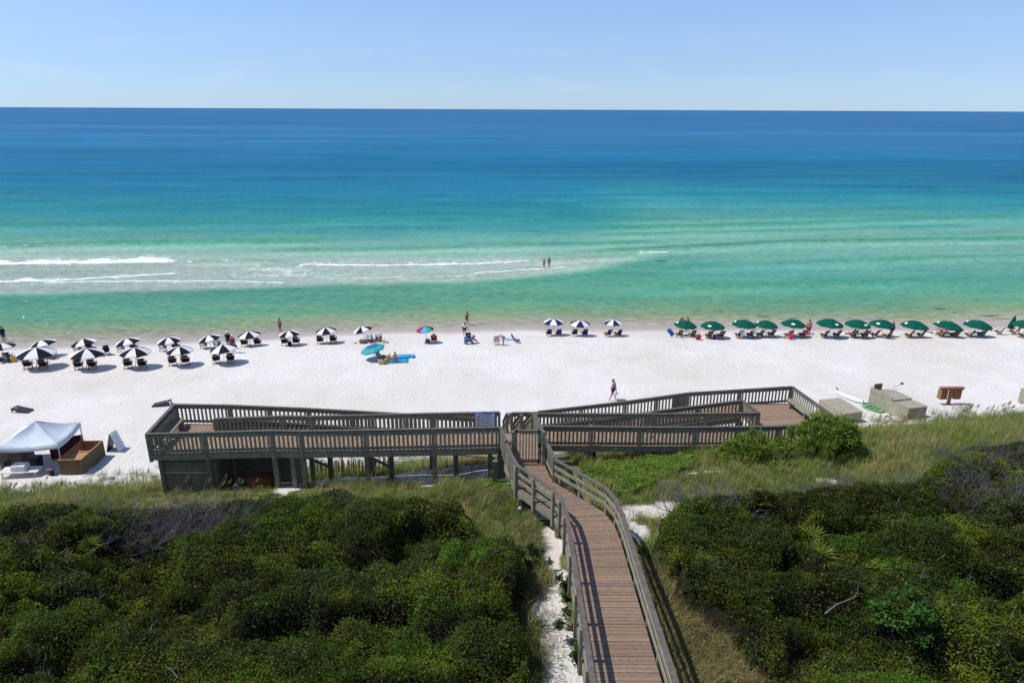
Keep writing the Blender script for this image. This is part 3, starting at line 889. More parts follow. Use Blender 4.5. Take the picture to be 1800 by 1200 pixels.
# --- right switchback ramp
rr_ = thing('access_ramp', 'grey-green switchback ramp with open middle gap standing right of the gate beside the bright bush', 'ramp')
nr = [V3(1.55, 30.65, 7.1), V3(6.45, 30.9, 6.95), V3(9.36, 31.35, 6.75), V3(13.9, 32.2, 6.4), V3(17.5, 33.0, 6.32)]
r2 = [V3(1.35, 32.35, 7.0), V3(7.4, 32.7, 6.85), V3(13.45, 33.9, 6.38)]
r3 = [V3(1.6, 34.3, 5.38), V3(6.7, 34.75, 5.75), V3(8.0, 35.0, 5.95), V3(13.1, 35.65, 6.36)]
fr = [V3(1.5, 36.2, 5.35), V3(6.7, 36.85, 5.72), V3(10.5, 37.4, 6.05), V3(16.75, 37.75, 6.34)]


def strip(P, Q, n=12, seed=1, x0=None, x1=None):
    """deck between two polylines sampled at the same x"""
    x0 = x0 or max(P[0].x, Q[0].x); x1 = x1 or min(P[-1].x, Q[-1].x)
    L, Rr = [], []
    for k in range(n + 1):
        x = lerp(x0, x1, k / n)
        f = lambda S: (x, float(np.interp(x, [p.x for p in S], [p.y for p in S])), float(np.interp(x, [p.x for p in P], [p.z for p in P])))
        L.append(f(P)); Rr.append(f(Q))
    return deck_mesh(L, Rr, .15, seed=seed)


strip(nr, r2, 10, 7, 1.55, 13.45).obj('deck', 'deck', rr_, tint=True)
strip(r3, fr, 10, 8, 1.6, 13.1).obj('deck', 'deck', rr_, tint=True)
deck_mesh([(13.46, 32.15, 6.38), (13.12, 37.55, 6.36)], [(17.45, 33.0, 6.34), (16.75, 37.7, 6.34)], .15, seed=9).obj('platform', 'deck', rr_, tint=True)
deck_mesh([(-.95, 30.2, 6.69), (-.95, 33.2, 6.69)], [(1.4, 30.5, 6.69), (1.4, 33.2, 6.69)], .15, seed=10).obj('crossing', 'deck', rr_, tint=True)
for P in (nr, fr, [nr[-1], fr[-1]]): joists(P).obj('beam', 'rail', rr_)
for P in (r2, r3): joists(P).obj('beam', 'under', rr_)
rail(rr_, nr, maxlen=3.2); rail(rr_, r2, maxlen=3.2); rail(rr_, r3, maxlen=3.2); rail(rr_, fr, maxlen=3.2)
rail(rr_, [r2[-1], r3[-1]], maxlen=3, posts=False)
rail(rr_, [nr[-1], fr[-1]], maxlen=2.6, posts=False)
rail(rr_, [V3(.02, 33.1, 6.69), V3(1.35, 33.15, 6.69)], maxlen=3)
rail(rr_, [V3(-.02, 33.1, 6.69), V3(-.15, 34.6, 5.5)], maxlen=3, posts=False)
for k in range(7):
    MB().box((-.55, 33.4 + k * .28, 6.69 - .2 * (k + 1)), (.85, .3, .045), 0, 0, (.3, .18, .11)).obj('stair_tread', 'deck', rr_, tint=True)
support_posts(rr_, [(p.x, p.y + .15, p.z) for p in bays(nr, 3)] + [(p.x, p.y, p.z) for p in bays(r2, 3.2)] + [(p.x, p.y, p.z) for p in bays(r3, 3.2)] + [(p.x, p.y - .1, p.z) for p in bays(fr, 3.2)])
# solid boarded bays on the far rail
q = bays(fr, 3.2)
MB().bar(V3(9.55, 37.24, 6.45), V3(10.35, 37.36, 6.53), .03, .9).obj('boarded_panel', 'rail', rr_)
b = MB()
bp0, bp1 = V3(17.2, 33.6, 6.34), V3(16.55, 37.3, 6.34)
b.bar(bp0 + V3(-.1, 0, .46), bp1 + V3(-.1, 0, .46), .46, .05)
for t in (.1, .5, .9):
    c = bp0.lerp(bp1, t); b.box((c.x - .1, c.y, 6.55), (.32, .1, .42), R_(8))
b.obj('bench', 'rail', rr_)

# --- rules board on the left ramp
sg = thing('notice_board', 'pale blue notice board with coloured flag symbols fixed to the ramp rail', 'sign', (-1.28, 29.84, 8.42))
MB().box((0, 0, .42), (.90, .025, .86)).obj('sign_face', 'signwhite', sg)
fr_ = MB()
for c, d in (((0, -.005, .86), (.95, .035, .04)), ((0, -.005, -.02), (.95, .035, .04)), ((-.47, -.005, .42), (.04, .035, .84)), ((.47, -.005, .42), (.04, .035, .84))): fr_.box(c, d)
fr_.obj('sign_frame', 'ltdenim', sg)
rr1 = random.Random(4)
for i, z in enumerate((.77, .72)):
    x = -.30; tx = MB()
    while x < .30:
        wd = rr1.uniform(.05, .11); tx.box((x + wd / 2, -.016, z), (wd, .006, .026)); x += wd + .025
    tx.obj('lettering', 'ink', sg)
for i, z in enumerate((.6, .45, .30, .15)):
    for j in (0, 1):
        x = -.22; tx = MB()
        while x < .34 - j * .12:
            wd = rr1.uniform(.03, .08); tx.box((x + wd / 2, -.016, z + .022 - j * .045), (wd, .006, .016)); x += wd + .018
        tx.obj('lettering', 'ink', sg)
for z, m in ((.6, 'red'), (.45, 'red'), (.30, 'yellow'), (.15, 'seafoam')):
    MB().add([(-.36, -.018, z - .04), (-.27, -.018, z - .03), (-.25, -.018, z + .04), (-.36, -.018, z + .045), (-.36, -.010, z - .04), (-.27, -.010, z - .03), (-.25, -.010, z + .04), (-.36, -.010, z + .045)],
             [(0, 1, 2, 3), (7, 6, 5, 4), (0, 4, 5, 1), (1, 5, 6, 2), (2, 6, 7, 3), (3, 7, 4, 0)]).obj('flag_symbol', m, sg)

# --- shed under the left end
sh = thing('storage_shed', 'dark green plank shed with an open bay tucked under the left ramp', 'shed')
pl = MB()
zb = gz(-15.3, 28.7) - .4
z = zb; rs = random.Random(3)
while z < 6.95:
    pl.box((-15.32, 28.78 + rs.uniform(-.004, .004), z + .085), (2.62, .05, .165)); z += .18
pl.box((-15.35, 28.78, 7.22), (2.5, .05, .1)); pl.box((-15.35, 28.75, 6.72), (2.55, .03, .1))
pl.obj('front_boards', 'under', sh)
MB().box((-15.35, 28.72, 6.60), (2.35, .02, .035)).obj('metal_strip', 'metal', sh)
def boards(a, b, z0, z1, name):
    mb = MB(); z = z0; k = 0
    while z < z1:
        h = min(.165, z1 - z)
        mb.bar(V3(a[0], a[1], z + h / 2), V3(b[0], b[1], z + h / 2), .04 + .004 * (k % 2), h); z += .18; k += 1
    mb.obj(name, 'under', sh)
boards((-16.6, 28.8), (-16.75, 31.8), 5.0, 7.2, 'side_wall')
boards((-14.05, 28.82), (-14.05, 30.6), 5.0, 7.3, 'partition')
boards((-16.7, 30.9), (-14.1, 30.8), 5.0, 7.5, 'back_wall')
boards((-14.0, 30.65), (-10.55, 30.5), 4.6, 7.3, 'back_wall')
boards((-10.5, 28.9), (-10.5, 30.45), 5.0, 7.4, 'side_wall')
MB().box((-16.6, 28.72, 6.3), (.16, .16, 2.5)).obj('corner_post', 'under', sh)
bn = thing('planter_tub', 'rust orange tub standing inside the open shed bay', 'tub', (-12.0, 28.9, gz(-12, 28.9)), .1)
MB().lathe([(.36, -.1), (.42, .2), (.48, .52), (.44, .53), (.40, .3)], 14, sx=1.5).obj('tub', 'rust', bn, True)
MB().lathe([(.50, .5), (.52, .54), (.50, .58)], 14, sx=1.45).obj('rim', 'rust', bn, True)

# --- slatted sand fence behind the left ramp
fe = thing('sand_fence', 'leaning fence of thin tan slats under the left ramp', 'fence')
fm = MB(); rs = random.Random(9)
fp = [V3(-10.6, 33.0, 0), V3(-9.2, 32.9, 0), V3(-7.9, 32.6, 0), V3(-6.4, 32.5, 0)]
fq = bays(fp, .105)
for q in fq:
    g0 = gz(q.x, q.y); h = rs.uniform(1.1, 1.3); l = rs.uniform(-.08, .12)
    fm.bar((q.x, q.y, g0 - .1), (q.x + l + .12, q.y - .25, g0 + h), .045, .014, up=Vector((0, 1, 0)))
fm.obj('slats', 'slat', fe)
for h in (.35, .85):
    MB().tube([(q.x + .1 * h, q.y - .18 * h, gz(q.x, q.y) + h) for q in fq[::3]], .008, 4).obj('wire', 'twig', fe)
for q in fp:
    MB().tube([(q.x, q.y + .05, gz(q.x, q.y) - .3), (q.x + .1, q.y - .2, gz(q.x, q.y) + 1.35)], .035, 6).obj('stake', 'twig', fe)

# ------------------------------------------------------------------ daylight
SUN_EL, SUN_AZ = R_(58), (-1.0, .05)      # sun stands over the left of the picture
w = bpy.data.worlds.new('World'); scene.world = w; w.use_nodes = True
nt = w.node_tree; bg = nt.nodes['Background']
sky = nt.nodes.new('ShaderNodeTexSky'); sky.sky_type = 'NISHITA'; sky.sun_disc = False
sky.sun_elevation = SUN_EL; sky.sun_rotation = math.atan2(SUN_AZ[0], SUN_AZ[1])
sky.air_density = 1.0; sky.dust_density = .1; sky.ozone_density = 4.5; sky.altitude = 0
hsv = nt.nodes.new('ShaderNodeHueSaturation'); hsv.inputs['Saturation'].default_value = .56
tn = nt.nodes.new('ShaderNodeMix'); tn.data_type = 'RGBA'; tn.blend_type = 'MULTIPLY'; tn.inputs[0].default_value = 1
tn.inputs[7].default_value = (.69, .915, 1.30, 1)
nt.links.new(sky.outputs[0], hsv.inputs['Color']); nt.links.new(hsv.outputs[0], tn.inputs[6])
# a few faint low clouds just over the horizon
tc = nt.nodes.new('ShaderNodeTexCoord'); mp = nt.nodes.new('ShaderNodeMapping'); mp.inputs['Scale'].default_value = (9, 9, 60)
cn_ = nt.nodes.new('ShaderNodeTexNoise'); cn_.inputs['Scale'].default_value = 1; cn_.inputs['Detail'].default_value = 6; cn_.inputs['Roughness'].default_value = .6
nt.links.new(tc.outputs['Generated'], mp.inputs[0]); nt.links.new(mp.outputs[0], cn_.inputs['Vector'])
sp_ = nt.nodes.new('ShaderNodeSeparateXYZ'); nt.links.new(tc.outputs['Generated'], sp_.inputs[0])
rm = nt.nodes.new('ShaderNodeValToRGB'); ee = rm.color_ramp.elements
ee[0].position = .004; ee[0].color = (0, 0, 0, 1); ee[1].position = .13; ee[1].color = (0, 0, 0, 1)
e3 = ee.new(.035); e3.color = (1, 1, 1, 1)
nt.links.new(sp_.outputs['Z'], rm.inputs[0])
cr_ = nt.nodes.new('ShaderNodeMapRange'); cr_.interpolation_type = 'SMOOTHSTEP'; cr_.inputs[1].default_value = .50; cr_.inputs[2].default_value = .72
nt.links.new(cn_.outputs['Fac'], cr_.inputs[0])
ml_ = nt.nodes.new('ShaderNodeMath'); ml_.operation = 'MULTIPLY'; nt.links.new(cr_.outputs[0], ml_.inputs[0]); nt.links.new(rm.outputs[0], ml_.inputs[1])
m2_ = nt.nodes.new('ShaderNodeMath'); m2_.operation = 'MULTIPLY'; m2_.inputs[1].default_value = .11; nt.links.new(ml_.outputs[0], m2_.inputs[0])
cm = nt.nodes.new('ShaderNodeMix'); cm.data_type = 'RGBA'; nt.links.new(m2_.outputs[0], cm.inputs[0]); nt.links.new(tn.outputs[2], cm.inputs[6]); cm.inputs[7].default_value = (8.2, 8.6, 9.4, 1)
nt.links.new(cm.outputs[2], bg.inputs[0]); bg.inputs[1].default_value = .11
sd = bpy.data.lights.new('sun', 'SUN'); sd.energy = 4.0; sd.angle = R_(.5); sd.color = (1, .955, .89)
sun = bpy.data.objects.new('sun', sd); COL.objects.link(sun)
v = Vector((SUN_AZ[0], SUN_AZ[1], 0)).normalized() * math.cos(SUN_EL) + Vector((0, 0, math.sin(SUN_EL)))
sun.rotation_euler = v.to_track_quat('Z', 'Y').to_euler(); sun.location = (-30, 30, 60)
vs = scene.view_settings
vs.view_transform = 'Standard'; vs.look = 'None'; vs.exposure = 0; vs.gamma = 1; vs.use_curve_mapping = False

# ================================================================== things on the beach
def proj(p):
    v = Vector(p) - Vector((0, 0, CAM_H)); D = v.dot(cF)
    return 900 + FOC * v.dot(cR) / D, 600 - FOC * v.dot(cU) / D, D


def canopy_mb(R, h, n=8, mats=(0, 1), phase=0., rings=6, valance=.10, bands=None):
    """ribbed canopy: n gores, fabric sagging between the ribs, hanging hem"""
    mb = MB(); sub = 4
    for k in range(n):
        mi = mats[k % len(mats)]
        for i in range(rings + 1):
            for j in range(sub + 1):
                u = i / rings; a = phase + 2 * PI * (k + j / sub) / n
                sag = math.sin(PI * j / sub)
                r = R * u * (1 - .045 * sag * u); z = h * (1 - u ** 1.75) - .045 * R * sag * u * (1 - u) * 2 - .02
                mb.v.append((r * math.cos(a), r * math.sin(a), z))
        b = len(mb.v) - (rings + 1) * (sub + 1)
        for i in range(rings):
            for j in range(sub):
                q = b + i * (sub + 1) + j
                f = (q, q + sub + 1, q + sub + 2, q + 1)
                if i == 0: f = (q, q + sub + 1, q + sub + 2)
                mb.f.append(f); mb.m.append(bands[i] if bands else mi); mb.col.append((1, 1, 1))
        o = b + rings * (sub + 1)
        for j in range(sub + 1):
            v = mb.v[o + j]; mb.v.append((v[0] * 1.005, v[1] * 1.005, v[2] - valance * (1 - .35 * math.sin(PI * j / sub))))
        o2 = len(mb.v) - (sub + 1)
        for j in range(sub):
            mb.f.append((o + j, o2 + j, o2 + j + 1, o + j + 1)); mb.m.append(bands[-1] if bands else mi); mb.col.append((1, 1, 1))
    return mb


def umbrella(px, py, wpx, gpx, gpy, mats, label, group, phase=0., tilt=(0, 0), n=8, pats=(0, 1), name='beach_umbrella', bands=None, emblem=None, poler=.022, dome=.36):
    b = on(gpx, gpy)
    h = 1.0
    for _ in range(40):
        q = proj(b + Vector((0, 0, h)))
        h += (q[1] - py) / 30
    h = min(max(h, 1.0), 2.3); D = proj(b)[2]
    R = wpx / 2 * D / FOC
    t = thing(name, label, 'umbrella', b, 0, group)
    dx = (px - proj(b + Vector((0, 0, h)))[0]) * D / FOC
    lean = math.atan2(dx, h)
    t.rotation_euler = (R_(tilt[1]), lean, 0)
    face = math.atan2(-b.y, -b.x) + PI / 2          # panels are set as seen from the walkway side
    phase = phase + face
    if emblem is not None: emblem = emblem + face
    c = canopy_mb(R, R * dome, n, pats, phase, bands=bands).obj('canopy', mats, t)
    c.location = (0, 0, h); c.rotation_euler = (0, R_(tilt[0]) - lean, 0)
    MB().tube([(0, 0, -.3), (0, 0, h + R * dome + .02)], poler, 8).obj('pole', 'pole', t)
    f = MB().lathe([(.05, 0), (.045, .03), (.02, .05), (.012, .12)], 8).obj('finial', 'pole', t); f.location = (0, 0, R * dome - .01 + h)
    if len(mats) > 1 or name == 'beach_umbrella':
        rb = MB()
        for k in range(n):
            a = phase + 2 * PI * k / n
            rb.tube([(R * .97 * math.cos(a), R * .97 * math.sin(a), -.05), (.05 * math.cos(a), .05 * math.sin(a), R * dome - .06)], .008, 4)
        r_ = rb.obj('ribs', 'metal', t); r_.location = (0, 0, h); r_.rotation_euler = c.rotation_euler
    if emblem is not None:
        a = emblem; e = MB(); u = .74
        cx, cy = R * u * math.cos(a), R * u * math.sin(a); cz = R * dome * (1 - u ** 1.75)
        sl = R * dome * 1.75 * u ** .75 / R
        nrm = Vector((math.cos(a) * sl, math.sin(a) * sl, 1)).normalized()
        tx_ = nrm.cross(Vector((0, 0, 1))).normalized(); ty_ = nrm.cross(tx_)
        vs_ = []
        for k in range(14):
            g = 2 * PI * k / 14; vs_.append(Vector((cx, cy, cz)) + nrm * .02 + tx_ * math.cos(g) * .2 + ty_ * math.sin(g) * .13)
        vs_ += [v - nrm * .015 for v in vs_]
        e.add(vs_, [tuple(range(14)), tuple(reversed(range(14, 28)))] + [(k, 14 + k, 14 + (k + 1) % 14, (k + 1) % 14) for k in range(14)])
        eo = e.obj('emblem', 'white_cloth', c)
    return t


ORD = ['leftmost', 'second', 'third', 'fourth', 'fifth', 'sixth', 'seventh', 'eighth', 'ninth', 'tenth', 'eleventh', 'twelfth', 'thirteenth']


def nth(i): return 'leftmost' if i == 0 else ORD[i] + ' from left'


PH = {'b': R_(-112.5), 'b1': R_(-90), 'w': R_(-67.5), 'b-1': R_(-135)}
BW = ['black_cloth', 'white_cloth']
FRONT = [(65, 620, 60, 64, 647, 'b1', 1), (153, 621, 55, 152, 648, 'w', 1), (238, 619, 50, 239, 646, 'b1', 1), (316, 616, 44, 317, 642, 'b1', 0), (393, 613, 47, 394, 638, 'b', -6)]
for i, (px, py, w_, gx_, gy_, ph, tl) in enumerate(FRONT):
    umbrella(px, py, w_, gx_, gy_, BW, 'black and white panelled umbrella in the row nearest the ramp, ' + nth(i), 'black and white umbrellas of the near row', PH[ph], (tl, 0))
BACK = [(4, 609, 40, 5, 632, 'b-1', -5), (74, 605, 45, 76, 626, 'w', -13), (148, 602, 42, 149, 621, 'b1', -8), (224, 601, 41, 226, 620, 'w', -9), (297, 599, 39, 299, 617, 'w', -4), (368, 595, 38, 370, 612, 'w', -12), (438, 589, 39, 440, 608, 'b', -4), (508, 587, 36, 511, 606, 'w', -5), (573, 582, 37, 575, 602, 'b', -5), (637, 579, 34, 642, 597, 'b-1', -14)]
for i, (px, py, w_, gx_, gy_, ph, tl) in enumerate(BACK):
    umbrella(px, py, w_, gx_, gy_, BW, 'black and white panelled umbrella in the row along the water, ' + nth(i), 'black and white umbrellas of the far row', PH[ph], (tl, 0))
for i, (px, py, w_, gx_, gy_, ph, tl) in enumerate([(973, 566, 35, 973, 589, 'w', -1), (1020, 569, 36, 1019, 590, 'b', 2), (1078, 567, 31, 1077, 590, 'b1', -1)]):
    umbrella(px, py, w_, gx_, gy_, ['navy_cloth', 'white_cloth'], ['navy and white panelled umbrella, leftmost of its three', 'navy and white panelled umbrella between two like it', 'navy and white panelled umbrella, rightmost of its three'][i], 'navy and white umbrellas', PH[ph], (tl, 0))
GREEN = [(1205, 571, 40, 1206, 590, 195, 4), (1253, 573, 42, 1253, 593, 250, 1), (1308, 570, 42, 1309, 592, 190, 3), (1347, 571, 40, 1347, 591, 190, 3), (1395, 569, 42, 1396, 591, 268, 2), (1459, 569, 45, 1459, 592, 310, 2), (1508, 570, 43, 1509, 592, 320, 2), (1551, 570, 43, 1551, 592, 245, 3), (1608, 572, 45, 1608, 592, 215, 3), (1667, 573, 47, 1668, 592, 200, 7), (1719, 571, 46, 1721, 592, 190, 4), (1806, 571, 46, 1806, 592, 330, 2)]
for i, (px, py, w_, gx_, gy_, em, tl) in enumerate(GREEN):
    umbrella(px, py, w_, gx_, gy_, ['green_cloth', 'green_cloth'], 'open dark green umbrella with white emblem, ' + (nth(i) if i < 11 else 'cut by the right edge of the photo'), 'green umbrellas', R_(-90 + 11 * i), (tl, 0), emblem=R_(em), dome=.42)
# other umbrellas
MT['um_a'] = MT['turq']; MT['um_b'] = paint('aqua_green_band', (.02, .42, .2), .7, .15, 4.); MT['um_c'] = paint('mid_blue_band', (.01, .12, .34), .7, .2, 9.)
umbrella(655, 612, 43, 661, 631, ['um_c', 'um_a', 'um_b'], 'strongly tilted blue and green banded umbrella in the middle of the sand', None, R_(-80), (-13, 3), bands=[0, 0, 0, 1, 2, 1, 1])
umbrella(747, 579, 31, 750, 602, ['red', 'ltblue', 'um_b', 'navy_cloth'], 'rainbow panelled umbrella shading a person in a red chair', None, R_(-120), (-7, 0), n=8, pats=(1, 2, 3, 0))
# closed green umbrella
b = on(1773, 587)
t = thing('folded_umbrella', 'closed dark green umbrella standing upright between two green chairs', 'umbrella', b, 0, None, (0, R_(7), 0))
mb = MB()
prof = [(.05, .55), (.30, .62), (.27, 1.0), (.2, 1.4), (.1, 1.85), (.03, 2.05)]
n = 16
o_ = 0
for r, z in prof:
    for k in range(n):
        a = 2 * PI * k / n; rr = r * (1 + .18 * (-1) ** k)
        mb.v.append((rr * math.cos(a), rr * math.sin(a), z))
for i in range(len(prof) - 1):
    for k in range(n):
        mb.f.append((i * n + k, i * n + (k + 1) % n, (i + 1) * n + (k + 1) % n, (i + 1) * n + k)); mb.m.append(0); mb.col.append((1, 1, 1))
mb.obj('canopy', 'green_cloth', t)
MB().tube([(0, 0, -.3), (0, 0, 2.15)], .022, 8).obj('pole', 'pole', t)
MB().ellipsoid((.03, -.31, .95), (.08, .02, .1)).obj('emblem', 'white_cloth', t)


# ------------------------------------------------------------------ beach chairs
def chair_proto(name, cloth, label, logo=False, foot=True):
    t = thing(name, label, 'chair')
    W = .30
    s = MB()       # seat sling
    pts = [(-.12, .30), (.1, .27), (.36, .31), (.56, .40)]
    for (y0, z0), (y1, z1) in zip(pts[:-1], pts[1:]):
        s.hexa([(-W + .03, y0, z0 - .012), (W - .03, y0, z0 - .012), (W - .03, y1, z1 - .012), (-W + .03, y1, z1 - .012), (-W + .03, y0, z0 + .012), (W - .03, y0, z0 + .012), (W - .03, y1, z1 + .012), (-W + .03, y1, z1 + .012)])
    s.obj('seat', cloth, t)
    k = MB()       # back: three canvas panels
    for y0, z0, y1, z1, w2 in ((-.10, .26, -.19, .47, .24), (-.19, .49, -.29, .72, .29), (-.30, .75, -.40, 1.0, .24)):
        k.hexa([(-w2, y0, z0), (w2, y0, z0), (w2, y0 + .03, z0 + .01), (-w2, y0 + .03, z0 + .01), (-w2, y1, z1), (w2, y1, z1), (w2, y1 + .03, z1 + .01), (-w2, y1 + .03, z1 + .01)])
    k.obj('backrest', cloth, t)
    for sx in (-1, 1):
        f = MB(); x = sx * W
        f.bar((x, -.42, 1.02), (x, .12, .02), .035, .05); f.bar((x, -.36, .02), (x, .60, .42), .035, .05)
        f.bar((x * 1.02, -.48, .03), (x * 1.02, .2, .03), .035, .05)
        f.obj('side_frame', 'chairwood', t)
        MB().bar((x * 1.08, -.22, .57), (x * 1.08, .36, .60), .075, .025).obj('armrest', 'chairwood', t)
        MB().bar((x * 1.03, .33, .58), (x * 1.03, .12, .06), .03, .04).obj('leg', 'chairwood', t)
        if foot: MB().bar((x, .55, .40), (x, 1.0, .12), .03, .04).obj('foot_rail', 'chairwood', t)
    MB().bar((-W, -.48, .035), (W, -.48, .035), .05, .05).bar((-W, -.41, 1.02), (W, -.41, 1.02), .03, .04).obj('crossbar', 'chairwood', t)
    if logo:
        MB().ellipsoid((0, -.30, .66), (.07, .012, .07), 10, 6).obj('emblem', 'white_cloth', t)
    return t


protoB = chair_proto('beach_chair', 'black_cloth', 'x'); protoN = chair_proto('beach_chair', 'navy_cloth', 'x'); protoG = chair_proto('beach_chair', 'dkgreen_cloth', 'x', True)
used = {}


def chair(pr, px, py, label, group, yaw=0, sc=1.):
    p = on(px, py)
    if pr.name not in used:
        used[pr.name] = 1; o = pr; o.location = p; o['label'] = label; o['group'] = group; o.rotation_euler = (0, 0, R_(yaw))
    else:
        o = dup(pr, p, (0, 0, R_(yaw)), label, group)
    o.scale = (sc, sc, sc)
    return o


CH = {}
for i, (a, b_, y1, y2) in enumerate([(50, 77, 648, 648), (139, 163, 649, 648), (226, 251, 647, 647), (304, 327, 642, 641), (381, 406, 638, 637)]):
    n_ = nth(i)
    CH['F', i, 0] = chair(protoB, a, y1, f'left black chair of the pair under the near row umbrella, {n_}', 'black beach chairs of the near row', 24)
    CH['F', i, 1] = chair(protoB, b_, y2, f'right black chair of the pair under the near row umbrella, {n_}', 'black beach chairs of the near row', 22)
for i, (a, b_, y1, y2) in enumerate([(None, 15, 0, 635), (61, 90, 626, 630), (137, 160, 620, 620), (213, 236, 618, 617), (287, 310, 617, 616), (358, 382, 612, 611), (430, 453, 609, 608), (501, 521, 607, 606), (563, 586, 604, 603), (650, 666, 601, 600)]):
    n_ = nth(i)
    if a: CH['B', i, 0] = chair(protoB, a, y1, f'left black chair of the pair under the waterside row umbrella, {n_}', 'black beach chairs of the far row', 26 - 2 * i, .95)
    CH['B', i, 1] = chair(protoB, b_, y2, f'right black chair of the pair under the waterside row umbrella, {n_}', 'black beach chairs of the far row', 24 - 2 * i, .95)
CH['x'] = chair(protoB, 187, 623, 'black chair with a cap hung on it beside a shirtless seated person', 'black beach chairs of the far row', 40, .95)
for i, (a, b_, y) in enumerate([(965, 982, 591), (1010, 1028, 591), (1069, 1087, 592)]):
    w3 = ['leftmost', 'middle', 'rightmost'][i]
    for j, q in enumerate((a, b_)):
        chair(protoN, q, y, f'{("left", "right")[j]} navy chair under the {w3} navy and white umbrella', 'navy beach chairs', 6 if i < 2 else 25, .88)
GC = [(1194, 1217, 593, 593), (1246, 1267, 595, 595), (1299, 1319, 594, 593), (1336, 1356, 593, 592), (1386, 1411, 594, 593), (1449, 1471, 594, 593), (1500, 1521, 594, 594), (1538, 1559, 593, 595), (1598, 1619, 594, 593), (1655, 1681, 593, 593), (1704, 1727, 593, 592), (1757, 1783, 588, 588)]
for i, (a, b_, y1, y2) in enumerate(GC):
    u_ = 'beside the closed green umbrella' if i == 11 else f'under the green umbrella {nth(i)}'
    for j, (q, y) in enumerate(((a, y1), (b_, y2))):
        CH['G', i, j] = chair(protoG, q, y, f'{("left", "right")[j]} dark green chair with white emblem {u_}', 'green beach chairs', 14 + 2 * i, .86)
chair(protoG, 1799, 594, 'dark green chair cut by the right edge of the photo', 'green beach chairs', 30, .86)


def low_chair(px, py, mats, label, yaw=0, name='folding_chair', rec=1.):
    """low folding beach chair: metal tube frame, sling seat and back"""
    t = thing(name, label, 'chair', on(px, py), R_(yaw))
    W = .28
    MB().hexa([(-W, -.05, .2), (W, -.05, .2), (W, .42, .26), (-W, .42, .26), (-W, -.05, .225), (W, -.05, .225), (W, .42, .285), (-W, .42, .285)]).obj('seat', mats, t)
    yb = -.28 * rec
    MB().hexa([(-W, -.06, .2), (W, -.06, .2), (W, -.03, .22), (-W, -.03, .22), (-W, yb, .82), (W, yb, .82), (W, yb + .03, .83), (-W, yb + .03, .83)]).obj('backrest', mats, t)
    for s in (-1, 1):
        MB().tube([(s * W, yb, .84), (s * W, -.05, .2), (s * W, .05, .02), (s * W, .4, .02), (s * W, .42, .27), (s * W, -.05, .2)], .014, 6).obj('side_frame', 'metal', t)
        MB().bar((s * W * 1.05, -.15, .45), (s * W * 1.05, .3, .45), .06, .02).obj('armrest', 'metal', t)
    return t


low_chair(668, 634, 'teal', 'teal low chair with a person under the tilted blue umbrella', -35)
low_chair(763, 601, 'red', 'red low chair with a person beside the rainbow umbrella', 5)
low_chair(873, 605, 'ltgrey', 'pale grey low chair standing beside a person bending over', 170, rec=.2)
low_chair(906, 602, 'navy_cloth', 'blue reclined low chair standing alone to the right of a bending person', -95, rec=1.5)


# ------------------------------------------------------------------ people
J0 = dict(pel=(0, 0, .515), wai=(0, .005, .60), che=(0, 0, .715), nek=(0, 0, .83), hd0=(0, .012, .875), hd1=(0, .008, .94),
          shL=(-.102, 0, .80), elL=(-.125, -.012, .635), wrL=(-.135, .03, .50), shR=(.102, 0, .80), elR=(.125, -.012, .635), wrR=(.135, .03, .50),
          hiL=(-.05, 0, .49), knL=(-.056, .012, .275), anL=(-.058, -.01, .045), toL=(-.066, .085, .014),
          hiR=(.05, 0, .49), knR=(.056, .012, .275), anR=(.058, -.01, .045), toR=(.066, .085, .014))


def pose(**k):
    j = dict(J0); j.update(k); return j


P_HIPS = pose(elL=(-.20, -.05, .66), wrL=(-.115, .015, .565), elR=(.20, -.05, .66), wrR=(.115, .015, .565), anL=(-.075, -.01, .045), toL=(-.085, .08, .014), anR=(.075, -.01, .045), toR=(.085, .08, .014))
P_HIPR = pose(elR=(.20, -.04, .66), wrR=(.115, .02, .57))
P_STAND = pose()
P_WALK = pose(knL=(-.05, .10, .285), anL=(-.05, .15, .06), toL=(-.05, .235, .03), knR=(.05, .015, .27), anR=(.05, -.13, .075), toR=(.05, -.06, .014), elL=(-.125, -.06, .64), wrL=(-.13, -.07, .50), elR=(.125, .0, .63), wrR=(.13, .09, .50), che=(0, .02, .715), nek=(0, .03, .825), hd0=(0, .055, .865), hd1=(0, .06, .925))
P_SIT = pose(pel=(0, .02, .16), wai=(0, -.03, .235), che=(0, -.085, .34), nek=(0, -.125, .445), hd0=(0, -.12, .49), hd1=(0, -.13, .555), shL=(-.1, -.115, .42), elL=(-.14, -.04, .29), wrL=(-.12, .1, .285), shR=(.1, -.115, .42), elR=(.14, -.04, .29), wrR=(.12, .1, .285),
             hiL=(-.05, .04, .16), knL=(-.06, .25, .23), anL=(-.06, .42, .09), toL=(-.065, .46, .17), hiR=(.05, .04, .16), knR=(.06, .25, .23), anR=(.06, .42, .09), toR=(.065, .46, .17))
P_CROUCH = pose(pel=(0, 0, .17), wai=(0, .01, .25), che=(0, .03, .36), nek=(0, .05, .47), hd0=(0, .07, .515), hd1=(0, .075, .58), shL=(-.1, .04, .44), elL=(-.13, .1, .31), wrL=(-.06, .19, .34), shR=(.1, .04, .44), elR=(.13, .1, .31), wrR=(.06, .19, .34),
                hiL=(-.05, .02, .16), knL=(-.08, .22, .27), anL=(-.07, .2, .045), toL=(-.075, .29, .014), hiR=(.05, .02, .16), knR=(.08, .22, .27), anR=(.07, .2, .045), toR=(.075, .29, .014))
